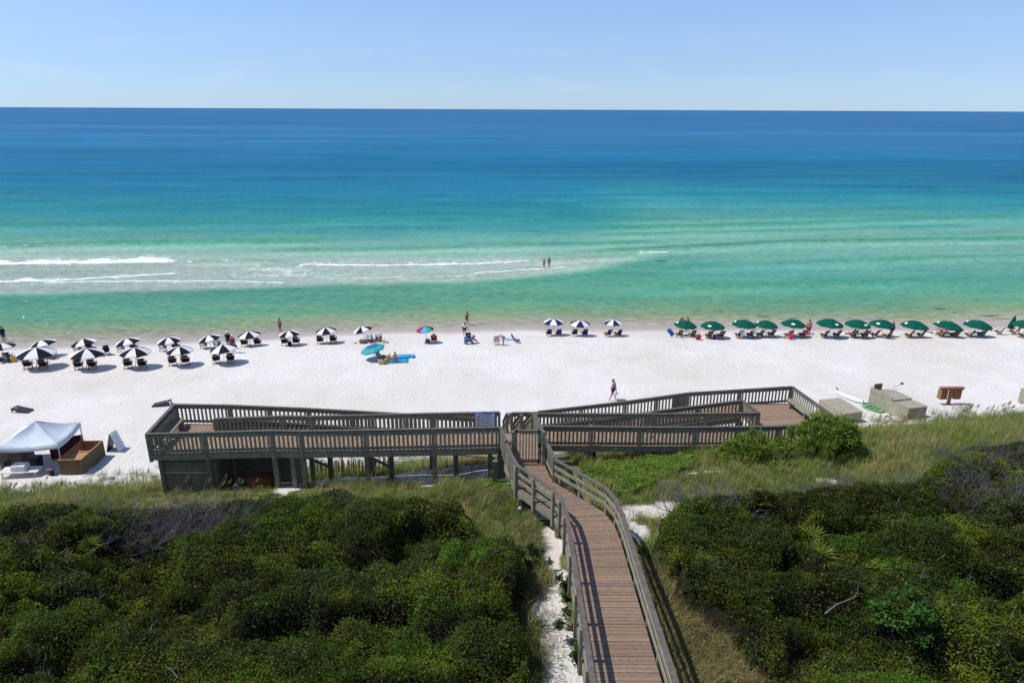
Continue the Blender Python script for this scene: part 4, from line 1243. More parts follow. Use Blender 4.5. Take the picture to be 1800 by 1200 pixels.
P_BEND = pose(pel=(0, -.02, .52), wai=(0, .07, .575), che=(0, .185, .59), nek=(0, .285, .57), hd0=(0, .33, .545), hd1=(0, .375, .49), shL=(-.095, .255, .565), elL=(-.11, .285, .42), wrL=(-.1, .31, .30), shR=(.095, .255, .565), elR=(.11, .285, .42), wrR=(.1, .31, .30))
P_LEAN = pose(pel=(0, -.01, .515), wai=(0, .04, .59), che=(0, .10, .69), nek=(0, .165, .78), hd0=(0, .20, .81), hd1=(0, .235, .865), shL=(-.1, .14, .745), elL=(-.17, .17, .60), wrL=(-.19, .21, .46), shR=(.1, .14, .745), elR=(.16, .19, .60), wrR=(.17, .26, .47))
P_LIE = pose(pel=(0, .04, .20), wai=(0, -.04, .24), che=(0, -.14, .31), nek=(0, -.22, .39), hd0=(0, -.235, .43), hd1=(0, -.255, .49), shL=(-.1, -.2, .37), elL=(-.15, -.1, .26), wrL=(-.12, .03, .25), shR=(.1, -.2, .37), elR=(.15, -.1, .26), wrR=(.12, .03, .25),
             hiL=(-.05, .05, .20), knL=(-.06, .28, .28), anL=(-.06, .47, .16), toL=(-.065, .50, .24), hiR=(.05, .05, .20), knR=(.06, .28, .28), anR=(.06, .47, .16), toR=(.065, .50, .24))
P_WADE = pose(elL=(-.19, .05, .70), wrL=(-.27, .13, .73))

BODY_E = [('pel', 'wai'), ('wai', 'che'), ('che', 'nek'), ('nek', 'hd0'), ('hd0', 'hd1'), ('che', 'shL'), ('shL', 'elL'), ('elL', 'wrL'), ('che', 'shR'), ('shR', 'elR'), ('elR', 'wrR'),
          ('pel', 'hiL'), ('hiL', 'knL'), ('knL', 'anL'), ('anL', 'toL'), ('pel', 'hiR'), ('hiR', 'knR'), ('knR', 'anR'), ('anR', 'toR')]
RAD = dict(pel=.078, wai=.070, che=.083, nek=.033, hd0=.045, hd1=.042, shL=.045, shR=.045, elL=.027, elR=.027, wrL=.018, wrR=.018, hiL=.062, hiR=.062, knL=.038, knR=.038, anL=.023, anR=.023, toL=.018, toR=.018)
SKINQ = []


def skin_mesh(name, verts, edges, rads, root, parent, mat):
    me = bpy.data.meshes.new(name); bm = bmesh.new()
    ly = bm.verts.layers.skin.verify()
    vs_ = [bm.verts.new(v) for v in verts]
    for v, r in zip(vs_, rads): v[ly].radius = (r, r)
    vs_[root][ly].use_root = True
    for a, b in edges: bm.edges.new((vs_[a], vs_[b]))
    bm.to_mesh(me); bm.free()
    o = mk(name, me, parent)
    m = o.modifiers.new('skin', 'SKIN'); m.use_smooth_shade = True
    s = o.modifiers.new('sub', 'SUBSURF'); s.levels = 1; s.render_levels = 1
    SKINQ.append((o, mat))
    return o


def person(px, py, H, yaw, J, label, skin='skin', shirt=None, shorts=None, hair='hair_dark', hat=None, long_hair=False, sleeves=True, loc=None, group=None, dress=False, bikini=None, wide=1.):
    p = loc or on(px, py)
    t = thing('person', label, 'person', p, R_(yaw), group)
    J = {k: Vector(v) * H for k, v in J.items()}
    if wide != 1:
        for k in J: J[k].x *= wide
    keys = list(J); idx = {k: i for i, k in enumerate(keys)}
    V = [J[k] for k in keys]; E_ = [(idx[a], idx[b]) for a, b in BODY_E]; Rr = [RAD[k] * H * (wide if k in ('pel', 'wai', 'che') else 1) for k in keys]
    # hands: palm, four fingers of different length and a thumb
    for s in 'LR':
        w_, e_ = J['wr' + s], J['el' + s]; d = (w_ - e_).normalized()
        sd = d.cross(Vector((0, 1, .3))).normalized(); cu = sd.cross(d).normalized()
        V.append(w_ + d * .035 * H); Rr.append(.017 * H); E_.append((idx['wr' + s], len(V) - 1)); pi_ = len(V) - 1
        for k, (off, ln) in enumerate(((-.016, .040), (-.006, .046), (.005, .043), (.015, .034))):
            a = w_ + d * .055 * H + sd * off * H
            V.append(a); Rr.append(.0062 * H); E_.append((pi_, len(V) - 1))
            V.append(a + d * ln * .55 * H + cu * .006 * H); Rr.append(.0055 * H); E_.append((len(V) - 2, len(V) - 1))
            V.append(a + d * ln * .9 * H + cu * .02 * H); Rr.append(.0045 * H); E_.append((len(V) - 2, len(V) - 1))
        sg_ = 1 if s == 'L' else -1
        V.append(w_ + d * .03 * H + sd * .026 * sg_ * H + cu * .012 * H); Rr.append(.007 * H); E_.append((pi_, len(V) - 1))
        V.append(w_ + d * .05 * H + sd * .034 * sg_ * H + cu * .022 * H); Rr.append(.0055 * H); E_.append((len(V) - 2, len(V) - 1))
    # face: nose and ears grow from the head
    fw = Vector((0, 1, 0)); up = (J['hd1'] - J['hd0']).normalized(); fw = (fw - up * fw.dot(up)).normalized(); rt = fw.cross(up)
    hc = J['hd0'].lerp(J['hd1'], .45)
    V.append(J['hd0'] + fw * .056 * H + up * .015 * H); Rr.append(.010 * H); E_.append((idx['hd0'], len(V) - 1))
    for s in (-1, 1):
        V.append(J['hd0'] + rt * s * .052 * H + up * .02 * H); Rr.append(.009 * H); E_.append((idx['hd0'], len(V) - 1))
    skin_mesh('body', V, E_, Rr, idx['pel'], t, skin)
    fc = MB()
    for s in (-1, 1): fc.ellipsoid(J['hd0'] + fw * .046 * H + rt * s * .017 * H + up * .03 * H, (.006 * H,) * 3, 6, 4)
    fc.obj('eyes', 'hair_dark', t, True)
    def cloth(nm, ks, ed, rd, m, root):
        vv = [J[k] if isinstance(k, str) else J[k[0]].lerp(J[k[1]], k[2]) for k in ks]
        skin_mesh(nm, vv, ed, [r * H * (wide if i < 3 else 1) for i, r in enumerate(rd)], root, t, m)
    if shirt:
        ks = [('pel', 'wai', .25), 'wai', 'che', ('che', 'nek', .75), 'shL', 'shR']; ed = [(0, 1), (1, 2), (2, 3), (2, 4), (2, 5)]; rd = [.092, .085, .096, .045, .056, .056]
        if sleeves:
            ks += [('shL', 'elL', .75), ('shR', 'elR', .75)]; ed += [(4, 6), (5, 7)]; rd += [.042, .042]
        cloth('shirt', ks, ed, rd, shirt, 1)
    if dress:
        cloth('swimsuit', [('pel', 'hiL', .2), 'wai', ('wai', 'che', .9)], [(0, 1), (1, 2)], [.10, .082, .088], dress, 1)
        cloth('skirt', ['pel', ('hiL', 'knL', .3), ('hiR', 'knR', .3)], [(0, 1), (0, 2)], [.095, .075, .075], dress, 0)
    if bikini:
        cloth('bikini_top', [('che', 'nek', -.1), ('che', 'nek', .15)], [(0, 1)], [.088, .086], bikini, 0)
        cloth('bikini_bottom', ['pel', ('hiL', 'knL', .1), ('hiR', 'knR', .1)], [(0, 1), (0, 2)], [.084, .07, .07], bikini, 0)
    if shorts:
        cloth('shorts', ['pel', 'hiL', ('hiL', 'knL', .75), 'hiR', ('hiR', 'knR', .75)], [(0, 1), (1, 2), (0, 3), (3, 4)], [.09, .074, .058, .074, .058], shorts, 0)
    if hair:
        mb = MB()
        hh = hc + up * .022 * H - fw * .014 * H
        mb.ellipsoid(hh, (.052 * H, .055 * H, .048 * H), 12, 8)
        if long_hair: mb.ellipsoid(J['hd0'] - fw * .045 * H - up * .03 * H, (.038 * H, .025 * H, .07 * H), 10, 6)
        mb.obj('hair', hair, t, True)
    if hat:
        mb = MB(); c = J['hd1'] + up * .01 * H
        mb.lathe([(.085, 0), (.088, .005), (.06, .012), (.055, .03), (.035, .045)] if hat[1] else [(.056, -.02), (.058, 0), (.052, .028), (.03, .044)], 14, mi=0)
        ho = mb.obj('hat', hat[0], t, True); ho.location = c; ho.scale = (H, H, H)
        ho.rotation_euler = up.to_track_quat('Z', 'Y').to_euler()
        if not hat[1]:
            MB().hexa([(-.045, .03, -.02), (.045, .03, -.02), (.035, .11, -.025), (-.035, .11, -.025), (-.045, .03, -.012), (.045, .03, -.012), (.035, .11, -.017), (-.035, .11, -.017)]).obj('hat_peak', hat[0], ho)
    return t


def water_spot(px, py, dz=-.06):
    p = at(px, py, 0); p.z = dz; return p


person(8, 600, 1.8, 5, P_HIPS, 'person in black T-shirt and blue shorts standing in the shallows with hands on hips', shirt='black_cloth', shorts='denim', loc=water_spot(8, 601))
person(493, 582, 1.62, -15, P_HIPR, 'person in dark bikini and teal cap standing in the shallows', bikini='navy_cloth', hair='hair_brown', hat=('teal', 0), loc=water_spot(493, 583), skin='skin_tan')
person(403, 613, 1.78, 10, P_STAND, 'person in black shirt and white hat standing beside a person in maroon', shirt='black_cloth', shorts='grey_cloth', hat=('white_cloth', 1))
person(411, 620, 1.76, -8, P_STAND, 'person in maroon shirt and khaki shorts standing behind a near row umbrella', shirt='maroon_shirt', shorts='khaki', hat=('white_cloth', 0), skin='skin_red', wide=1.1)
person(13, 637, 1.66, -20, P_SIT, 'person in turquoise shirt seated under the umbrella at the left edge', shirt='turq', shorts='brown_cloth', hair='hair_ginger')
person(1, 638, 1.7, 0, P_SIT, 'person in maroon seated at the very left edge of the photo', shirt='maroon_shirt', shorts='navy_cloth', hair='hair_dark')
person(172, 625, 1.75, 20, P_SIT, 'shirtless person in white cap seated at the waterside row', shorts='navy_cloth', hat=('white_cloth', 0), skin='skin_red')
person(669, 634, 1.72, -35, P_SIT, 'dark haired person in blue shirt seated in the teal chair', shirt='teal', shorts='maroon', skin='skin_tan')
person(696, 637, 1.62, 45, P_CROUCH, 'person in orange swimsuit sitting on a blue mat with knees drawn up', bikini='rust', hair='hair_brown', skin='skin_red')
person(685, 638, .92, 30, P_STAND, 'small child in yellow top standing between two seated people', shirt='yellow', shorts='khaki', hair='hair_ginger')
person(763, 601, 1.7, 5, P_SIT, 'dark haired person seated in the red low chair', shirt='red', shorts='denim', skin='skin_tan')
person(821, 571, 1.68, 0, P_HIPS, 'person in black swimsuit standing at the waterline with hands on hips', dress='black_cloth', hair='hair_brown', long_hair=True)
person(817, 590, 1.72, 190, P_LEAN, 'person in white shirt and navy shorts leaning over a cart', shirt='white_cloth', shorts='navy_cloth', hair='hair_dark', skin='skin_tan')
person(885, 607, 1.66, 80, P_BEND, 'person in black bikini bending down beside a pale grey chair', bikini='black_cloth', hair='hair_dark')
person(956, 470, 1.66, 10, P_WADE, 'person in black and white swimwear wading on the sandbar with one arm out', bikini='black_cloth', shorts=None, hair='hair_brown', loc=water_spot(956, 471, -.1))
person(965, 469, 1.8, 15, P_STAND, 'tanned person in pale blue shorts wading on the sandbar', shorts='ltdenim', skin='skin_tan', loc=water_spot(965, 470, -.1))
person(1078, 703, 1.8, 90, P_WALK, 'person in patterned grey shirt walking along the sand behind the ramp', shirt='plaid', shorts='navy_cloth', hair='hair_brown', skin='skin_red', wide=1.1)
person(1196, 582, 1.84, 20, P_STAND, 'bald shirtless person standing behind the leftmost green umbrella', shorts='brown_cloth', hair=None, skin='skin_red', wide=1.1)
person(1207, 582, 1.7, -10, P_STAND, 'dark haired person standing behind the leftmost green umbrella', shorts='navy_cloth', hair='hair_dark', skin='skin_red', bikini='white_cloth')
person(1420, 590, 1.82, -15, P_STAND, 'shirtless person in brown shorts standing between two green umbrellas', shorts='brown_cloth', skin='skin_red')
person(1498, 593, 1.72, 28, P_SIT, 'dark haired person seated under the green umbrella seventh from left', shirt='black_cloth', shorts='brown_cloth', skin='skin_tan')
person(1518, 594, 1.72, 26, P_SIT, 'person in dark pink seated under the green umbrella seventh from left', shirt='maroon_shirt', shorts='grey_cloth', skin='skin_tan')
person(1566, 592, 1.68, 20, P_STAND, 'person in maroon standing under the green umbrella eighth from left', shirt='maroon_shirt', shorts='maroon', hair='hair_brown', skin='skin_tan')
person(1674, 593, 1.72, 75, P_LIE, 'person stretched out on a chair under the green umbrella tenth from left', shorts='brown_cloth', skin='skin_tan')
person(1722, 592, 1.72, 75, P_LIE, 'person stretched out under the green umbrella eleventh from left', shorts='blue', skin='skin_red')
person(1656, 586, 1.7, 85, P_LIE, 'person in pink lying near a white tote behind a green umbrella', bikini='pink', skin='skin_red')
person(1790, 588, 1.75, 60, P_BEND, 'person bending beneath the green umbrella at the right edge', bikini='navy_cloth', skin='skin_red')
person(650, 601, 1.72, 3, P_SIT, 'left of two seated people with white towels under the rightmost striped umbrella', shirt='white_cloth', shorts='navy_cloth')
person(666, 600, 1.68, 3, P_SIT, 'right of two seated people with white towels under the rightmost striped umbrella', shirt='white_cloth', shorts='black_cloth')
bpy.context.view_layer.update()
dg = bpy.context.evaluated_depsgraph_get()
for o, m in SKINQ:
    me2 = bpy.data.meshes.new_from_object(o.evaluated_get(dg))
    o.modifiers.clear(); o.data = me2; me2.materials.clear(); me2.materials.append(MT[m])
    me2.polygons.foreach_set('use_smooth', [True] * len(me2.polygons))


# ------------------------------------------------------------------ towels, bags, mats
def towel_on(ch, mat, label, w=.5, drop=.5, group=None, cat='towel'):
    """cloth hung over a chair's back"""
    mb = MB()
    prof = [(.02, .62), (-.24, .90), (-.385, 1.045), (-.43, 1.03), (-.43, 1.03 - drop * .5), (-.41, 1.03 - drop)]
    n = 6
    for i in range(len(prof)):
        for j in range(n + 1):
            x = -w / 2 + w * j / n; wv = .012 * math.sin(j * 2.1 + i)
            mb.v.append((x, prof[i][0] + wv - .02, prof[i][1] + .02 + wv))
    for i in range(len(prof) - 1):
        for j in range(n):
            a = i * (n + 1) + j; mb.f.append((a, a + 1, a + n + 2, a + n + 1)); mb.m.append(0); mb.col.append((1, 1, 1))
    o = mb.obj('towel', mat, None, True)
    s = o.modifiers.new('thickness', 'SOLIDIFY'); s.thickness = .02
    o.location = ch.location; o.rotation_euler = ch.rotation_euler; o.scale = ch.scale
    return tag(o, label, cat, group)


for (i, j), lab in {(2, 0): 'third', (3, 0): 'fourth', (4, 0): 'fifth', (5, 0): 'sixth', (5, 1): 'sixth', (7, 0): 'eighth'}.items():
    towel_on(CH['B', i, j], 'white_cloth', f'white towel over the {"left" if j == 0 else "right"} chair at the {lab} striped umbrella of the waterside row', .46, .62 if i < 6 else .2, 'white towels on black chairs')
towel_on(CH['B', 9, 0], 'white_cloth', 'white towel over a seated person\'s left chair at the rightmost striped umbrella', .5, .6, 'white towels on black chairs')
towel_on(CH['B', 9, 1], 'white_cloth', 'white towel over a seated person\'s right chair at the rightmost striped umbrella', .52, .35, 'white towels on black chairs')
towel_on(CH['G', 2, 0], 'ltgrey', 'long pale grey towel over the left chair of the third green umbrella', .42, .9)
towel_on(CH['G', 2, 1], 'white_cloth', 'short white towel over the right chair of the third green umbrella', .34, .2)
towel_on(CH['G', 1, 0], 'red', 'red towel over the left chair of the second green umbrella', .62, .12)
towel_on(CH['G', 1, 1], 'maroon_shirt', 'maroon towel over the right chair of the second green umbrella', .6, .1)
towel_on(CH['G', 4, 0], 'maroon_shirt', 'dark maroon towel over the left chair of the fifth green umbrella', .5, .3)
towel_on(CH['G', 4, 1], 'pink', 'hot pink towel over the right chair of the fifth green umbrella', .6, .55)
towel_on(CH['x'], 'navy_cloth', 'navy cap and towel hung on a chair beside a shirtless person', .4, .3)


def bag(px, py, mat, label, s=(.5, .3, .42), name='beach_bag', strap='straw', yaw=0, cat='bag'):
    t = thing(name, label, cat, on(px, py), R_(yaw))
    x, y, z = s
    mb = MB(); n = 16
    for k, (f, zz) in enumerate(((.6, 0), (.95, .15 * z), (1.05, .6 * z), (1.0, z), (.88, z), (.8, z * .7))):
        for q in range(n):
            a = 2 * PI * q / n; mb.v.append((f * x / 2 * math.cos(a), f * y / 2 * math.sin(a), zz))
    for k in range(5):
        for q in range(n): mb.f.append((k * n + q, k * n + (q + 1) % n, (k + 1) * n + (q + 1) % n, (k + 1) * n + q)); mb.m.append(0); mb.col.append((1, 1, 1))
    mb.f.append(tuple(range(5 * n, 6 * n))); mb.m.append(0); mb.col.append((1, 1, 1))
    mb.obj('body', mat, t, True)
    for sy in (-1, 1):
        MB().tube([(x * .3 * math.cos(a), sy * y * .42, z + z * .55 * math.sin(a)) for a in [PI * k / 8 for k in range(9)]], .014, 5).obj('handle', strap, t)
    return t


bag(672, 640, 'straw', 'woven straw bag standing in front of the teal chair', (.7, .34, .45), strap='black_cloth')
bag(681, 636, 'yellow', 'yellow beach bag standing beside the teal chair', (.32, .22, .4))
bag(638, 603, 'grey_cloth', 'round dark grey bag lying under the rightmost striped umbrella', (.7, .6, .3), strap='black_cloth')
bag(510, 608, 'black_cloth', 'black bag standing between two chairs of the eighth striped umbrella', (.36, .3, .42), strap='black_cloth')
bag(440, 611, 'grey_cloth', 'grey bag standing between two chairs of the seventh striped umbrella', (.36, .3, .3), strap='white_cloth')
bag(752, 602, 'grey_cloth', 'grey bag standing at the pole of the rainbow umbrella', (.5, .4, .3), strap='ltgrey')
bag(1227, 597, 'red', 'red bag standing beside the right chair of the leftmost green umbrella', (.5, .4, .5), strap='black_cloth')
bag(1644, 589, 'white_cloth', 'white tote standing between two green umbrellas', (.42, .34, .5), strap='ltgrey')
bag(24, 636, 'yellow', 'yellow patterned bag standing beside the turquoise shirt person', (.5, .35, .55), strap='rust')
bag(1390, 597, 'pink', 'hot pink bag standing between two chairs of the fifth green umbrella', (.42, .3, .6), strap='pink')
bag(1256, 596, 'purple', 'purple bag standing between two chairs of the second green umbrella', (.4, .3, .45), strap='black_cloth')
bag(1378, 595, 'lime', 'small lime green bag under the fifth green umbrella', (.25, .2, .25), strap='white_cloth')


def sheet(name, px, py, sx, sy, yaw, mat, label, cat, th=.02, wav=.015, z=0.012):
    mb = MB(); n, m = 10, 6; c = on(px, py); Rz = Matrix.Rotation(R_(yaw), 3, 'Z')
    for s_ in (1, 0):
        for i in range(m + 1):
            for j in range(n + 1):
                q = Rz @ Vector((sx * (j / n - .5), sy * (i / m - .5), 0))
                mb.v.append((q.x, q.y, gz(c.x + q.x, c.y + q.y) - c.z + z + th * s_ + wav * math.sin(j * 1.7 + i * 1.1)))
    k = (n + 1) * (m + 1)
    for i in range(m):
        for j in range(n):
            a = i * (n + 1) + j
            mb.f += [(a, a + 1, a + n + 2, a + n + 1), (k + a, k + a + n + 1, k + a + n + 2, k + a + 1)]; mb.m += [0, 0]; mb.col += [(1, 1, 1)] * 2
    ring = [j for j in range(n + 1)] + [(i + 1) * (n + 1) + n for i in range(m)] + [m * (n + 1) + n - 1 - j for j in range(n)] + [(m - 1 - i) * (n + 1) for i in range(m - 1)]
    for q in range(len(ring)):
        a, b = ring[q], ring[(q + 1) % len(ring)]; mb.f.append((b, a, k + a, k + b)); mb.m.append(0); mb.col.append((1, 1, 1))
    o = mb.obj(name, mat, None, True); o.location = c
    return tag(o, label, cat)


sheet('beach_towel', 696, 634, 2.2, 1.6, 8, 'turq', 'turquoise towel spread under two people by the tilted umbrella', 'towel')
fl = thing('pool_float', 'long bright blue inflatable mat lying behind a seated person', 'float', on(710, 628) + Vector((0, 0, .02)), R_(4))
mb = MB()
for k in range(4): mb.tube([(-.95, -.27 + k * .18, .09), (-.9, -.27 + k * .18, .1), (.5, -.27 + k * .18, .1), (.62, -.27 + k * .18, .09)], [.06, .095, .095, .06], 8)
mb.obj('air_tubes', 'ltblue', fl, True)
MB().ellipsoid((.8, 0, .12), (.2, .42, .12)).obj('head_cushion', 'ltblue', fl, True)
sheet('beach_towel', 894, 597, 1.5, .8, -4, 'ltdenim', 'pale blue patterned towel lying between the bending person and the reclined chair', 'towel')
sheet('beach_towel', 1424, 587, .9, .6, 20, 'purple', 'crumpled purple towel lying on the sand beside a green chair', 'towel', wav=.05)
sheet('beach_towel', 1650, 585, 2.2, .9, 5, 'rust', 'orange towel spread behind the tenth green umbrella', 'towel', wav=.03)
towel_on(CH['G', 9, 1], 'red', 'bright red towel over the right chair of the tenth green umbrella', .7, .2)
sheet('flip_flops', 625, 603, .4, .2, 15, 'grey_cloth', 'small dark sandals lying left of the round grey bag', 'sandals', wav=.03)
# blue inflatable leaning on the first green chair
t = thing('pool_float', 'bright blue inflatable leaning against the leftmost dark green chair', 'float', on(1184, 592) + Vector((0, .1, .1)), R_(30), None, (R_(-20), R_(-38), R_(10)))
t.scale = (.62, .62, .72)
mb = MB()
for k in range(3): mb.tube([(-.24 + k * .24, 0, .02), (-.24 + k * .24, 0, .15), (-.24 + k * .24, 0, 1.1), (-.24 + k * .24, 0, 1.25)], [.07, .12, .12, .07], 8)
mb.obj('air_tubes', 'blue', t, True)
t = thing('swim_ring', 'pale swim ring lying beside the rightmost striped umbrella', 'float', on(677, 603) + Vector((0, 0, .08)), 0)
mb = MB(); mb.tube([(.28 * math.cos(a), .28 * math.sin(a), 0) for a in [2 * PI * k / 20 for k in range(21)]], .085, 8, cap=False); mb.obj('ring', 'ltgrey', t, True)
MB().tube([(.2 * math.cos(a), .2 * math.sin(a), .09) for a in (0, .3, .6)], .012, 5).obj('rope', 'grey_cloth', t)
# beach cart loaded with folded chairs
t = thing('beach_cart', 'dark beach cart loaded with folded blue chairs and red cushions', 'cart', on(824, 604), R_(20))
MB().box((0, 0, .42), (.62, .5, .34)).obj('body', 'grey_cloth', t)
for sx in (-1, 1):
    for sy in (-1, 1):
        wh = MB().lathe([(.05, -.04), (.15, -.045), (.16, 0), (.15, .045), (.05, .04)], 16).obj('wheel', 'black_plastic', t); wh.location = (sx * .33, sy * .24, .16); wh.rotation_euler = (0, R_(90), 0)
MB().tube([(-.25, -.3, .6), (-.25, -.42, 1.0), (.25, -.42, 1.0), (.25, -.3, .6)], .016, 6).obj('handle', 'metal', t)
MB().box((-.36, -.05, .45), (.06, .42, .6), R_(10)).obj('folded_chair', 'blue', t)
MB().box((.0, .1, .8), (.5, .08, .6), R_(8)).obj('folded_chair', 'navy_cloth', t)
MB().box((.62, .25, .30), (.7, .4, .1), R_(25), mat=Matrix.Rotation(R_(30), 3, 'Y')).obj('cushion', 'red', t)
MB().box((.5, .2, .55), (.5, .4, .12), mat=Matrix.Rotation(R_(-40), 3, 'Y')).obj('folded_chair', 'grey_cloth', t)


# ------------------------------------------------------------------ bean bag boards
def tossboard(px, py, yaw, label):
    t = thing('toss_board', label, 'game board', on(px, py), R_(yaw), 'bean bag toss boards')
    L, W, h0, h1 = 1.25, .64, .09, .34
    mb = MB(); hx, r, n = .42, .085, 16        # deck with a round hole
    sl = (h1 - h0) / L
    Z = lambda x: h0 + (x + L / 2) * sl
    ring = [(hx + r * math.cos(2 * PI * k / n), r * math.sin(2 * PI * k / n)) for k in range(n)]
    out = []
    for k in range(n):
        a = 2 * PI * k / n; c, s_ = math.cos(a), math.sin(a)
        tx = ((L / 2 - hx) if c > 0 else (-L / 2 - hx)) / c if abs(c) > 1e-6 else 1e9
        ty = (W / 2 if s_ > 0 else -W / 2) / s_ if abs(s_) > 1e-6 else 1e9
        q = min(tx, ty); out.append((hx + c * q, s_ * q))
    cs = [(L / 2, W / 2), (-L / 2, W / 2), (-L / 2, -W / 2), (L / 2, -W / 2)]
    vs_ = [(x, y, Z(x)) for x, y in ring + out + cs] + [(x, y, Z(x) - .02) for x, y in ring + out + cs]
    fs = []; m = len(ring) * 2 + 4
    for k in range(n):
        k2 = (k + 1) % n; f = [k, n + k]
        a, b = out[k], out[k2]
        for ci, c in enumerate(cs):
            on_a = abs(a[0] - c[0]) < 1e-6 or abs(a[1] - c[1]) < 1e-6; on_b = abs(b[0] - c[0]) < 1e-6 or abs(b[1] - c[1]) < 1e-6
            if on_a and on_b and not (abs(a[0] - b[0]) < 1e-6 or abs(a[1] - b[1]) < 1e-6): f.append(2 * n + ci)
        f += [n + k2, k2]; fs.append(tuple(f)); fs.append(tuple(i + m for i in reversed(f))); fs.append((k2, k, k + m, k2 + m))
    mb.add(vs_, fs)
    mb.obj('top', 'board_black', t)
    fr = MB()
    for s_ in (-1, 1): fr.bar((-L / 2, s_ * (W / 2 - .012), h0 - .055), (L / 2, s_ * (W / 2 - .012), h1 - .055), .024, .085)
    fr.bar((-L / 2 + .02, -W / 2, h0 - .055), (-L / 2 + .02, W / 2, h0 - .055), .024, .07)
    fr.obj('frame', 'board_black', t)
    for s_ in (-1, 1): MB().bar((L / 2 - .08, s_ * (W / 2 - .05), h1 - .05), (L / 2 - .02, s_ * (W / 2 - .05), 0), .035, .08).obj('leg', 'board_black', t)
    return t


tossboard(40, 723, 176, 'black bean bag toss board lying flat on the open sand at far left')
tossboard(285, 712, 8, 'black bean bag toss board half hidden behind the corner of the left ramp')

# ------------------------------------------------------------------ A-frame board
t = thing('sandwich_board', 'black framed sandwich board with chalked writing standing on the sand', 'sign', on(204, 790), R_(0))
t.location.z -= .02
for s_ in (1, -1):
    nm = 'sign_panel'
    top = Vector((0.03 * s_, 0, 1.22)); bot = Vector((.40 * s_, 0, .02)); d = (top - bot)
    q = Vector((0, .33, 0)); nrm = Vector((d.z * s_, 0, -d.x * s_)).normalized() * .015
    pnl = MB().hexa([bot - q - nrm, bot + q - nrm, top + q - nrm, top - q - nrm, bot - q + nrm, bot + q + nrm, top + q + nrm, top - q + nrm]).obj(nm, 'signwhite' if s_ > 0 else 'black_plastic', t)
    f = MB()
    for a, b in ((bot - q, top - q), (bot + q, top + q), (bot - q, bot + q), (top - q, top + q)): f.bar(a, b, .05, .045, up=nrm)
    f.obj('sign_frame', 'metal' if s_ > 0 else 'black_plastic', pnl)
    if s_ > 0:
        rs = random.Random(5)
        for k, u in enumerate((.82, .70, .58, .46, .34, .22)):
            y = -.22; tx = MB()
            while y < .2:
                wd = rs.uniform(.04, .12); c = bot.lerp(top, u) + Vector((0, y + wd / 2, 0)) + nrm * 1.3
                tx.bar(c - Vector((0, wd / 2, 0)), c + Vector((0, wd / 2, 0)) + d * rs.uniform(-.01, .02), .03, .006, up=nrm); y += wd + .03
            tx.obj('lettering', 'chalk', pnl)

# ------------------------------------------------------------------ canopy tent at the left edge
fr_c, br_c = at(102, 782, 3.95), at(143, 742, 3.95)
ex = (br_c - fr_c); ex.z = 0; Ln = 3.05; ey = ex.normalized(); exx = Vector((ey.y, -ey.x, 0))
C = [fr_c, fr_c + ey * Ln, fr_c + ey * Ln - exx * 3.5, fr_c - exx * 3.5]
cen = (C[0] + C[2]) / 2
tn = thing('canopy_tent', 'white pop-up canopy tent with peaked roof at the left edge', 'tent', (cen.x, cen.y, gz(cen.x, cen.y)))
o0 = tn.location
mb = MB(); n = 8
pk = Vector((cen.x, cen.y, 3.95 + .98))
for s_ in range(4):
    a, b = C[s_], C[(s_ + 1) % 4]; base = len(mb.v)
    for i in range(n + 1):
        for j in range(n + 1):
            u = i / n; e = a.lerp(b, j / n)
            q = pk.lerp(e, u); w2 = math.sin(PI * j / n)
            q.z += -.22 * math.sin(PI * u) * (.35 + .65 * w2) - .07 * w2 * u + .02 * math.sin(9 * u + 5 * j / n)
            mb.v.append(tuple(q - o0))
    for i in range(n):
        for j in range(n):
            k = base + i * (n + 1) + j
            mb.f.append((k, k + n + 1, k + n + 2, k + 1) if i else (k, k + n + 1, k + n + 2)); mb.m.append(0); mb.col.append((1, 1, 1))
    o1 = base + n * (n + 1); o2 = len(mb.v)
    for j in range(n + 1):
        v = Vector(mb.v[o1 + j]); mb.v.append((v.x, v.y, v.z - .24))
    for j in range(n): mb.f.append((o1 + j, o2 + j, o2 + j + 1, o1 + j + 1)); mb.m.append(0); mb.col.append((1, 1, 1))
cn = mb.obj('canopy', 'tent_cloth', tn, True)
for c in C:
    q = c - o0
    MB().box((q.x * .97, q.y * .97, q.z / 2 - .04), (.045, .045, q.z + .1)).obj('leg', 'metal', tn)
tr_ = MB()
for s_ in range(4):
    a, b = (C[s_] - o0) * .96, (C[(s_ + 1) % 4] - o0) * .96; a.z = b.z = 1.66
    for k in range(4):
        p, q = a.lerp(b, k / 4), a.lerp(b, (k + 1) / 4)
        tr_.bar(p + Vector((0, 0, .22 * (k % 2))), q + Vector((0, 0, .22 * ((k + 1) % 2))), .02, .02)
        tr_.bar(p + Vector((0, 0, .22 * ((k + 1) % 2))), q + Vector((0, 0, .22 * (k % 2))), .02, .02)
tr_.obj('scissor_truss', 'metal', tn)


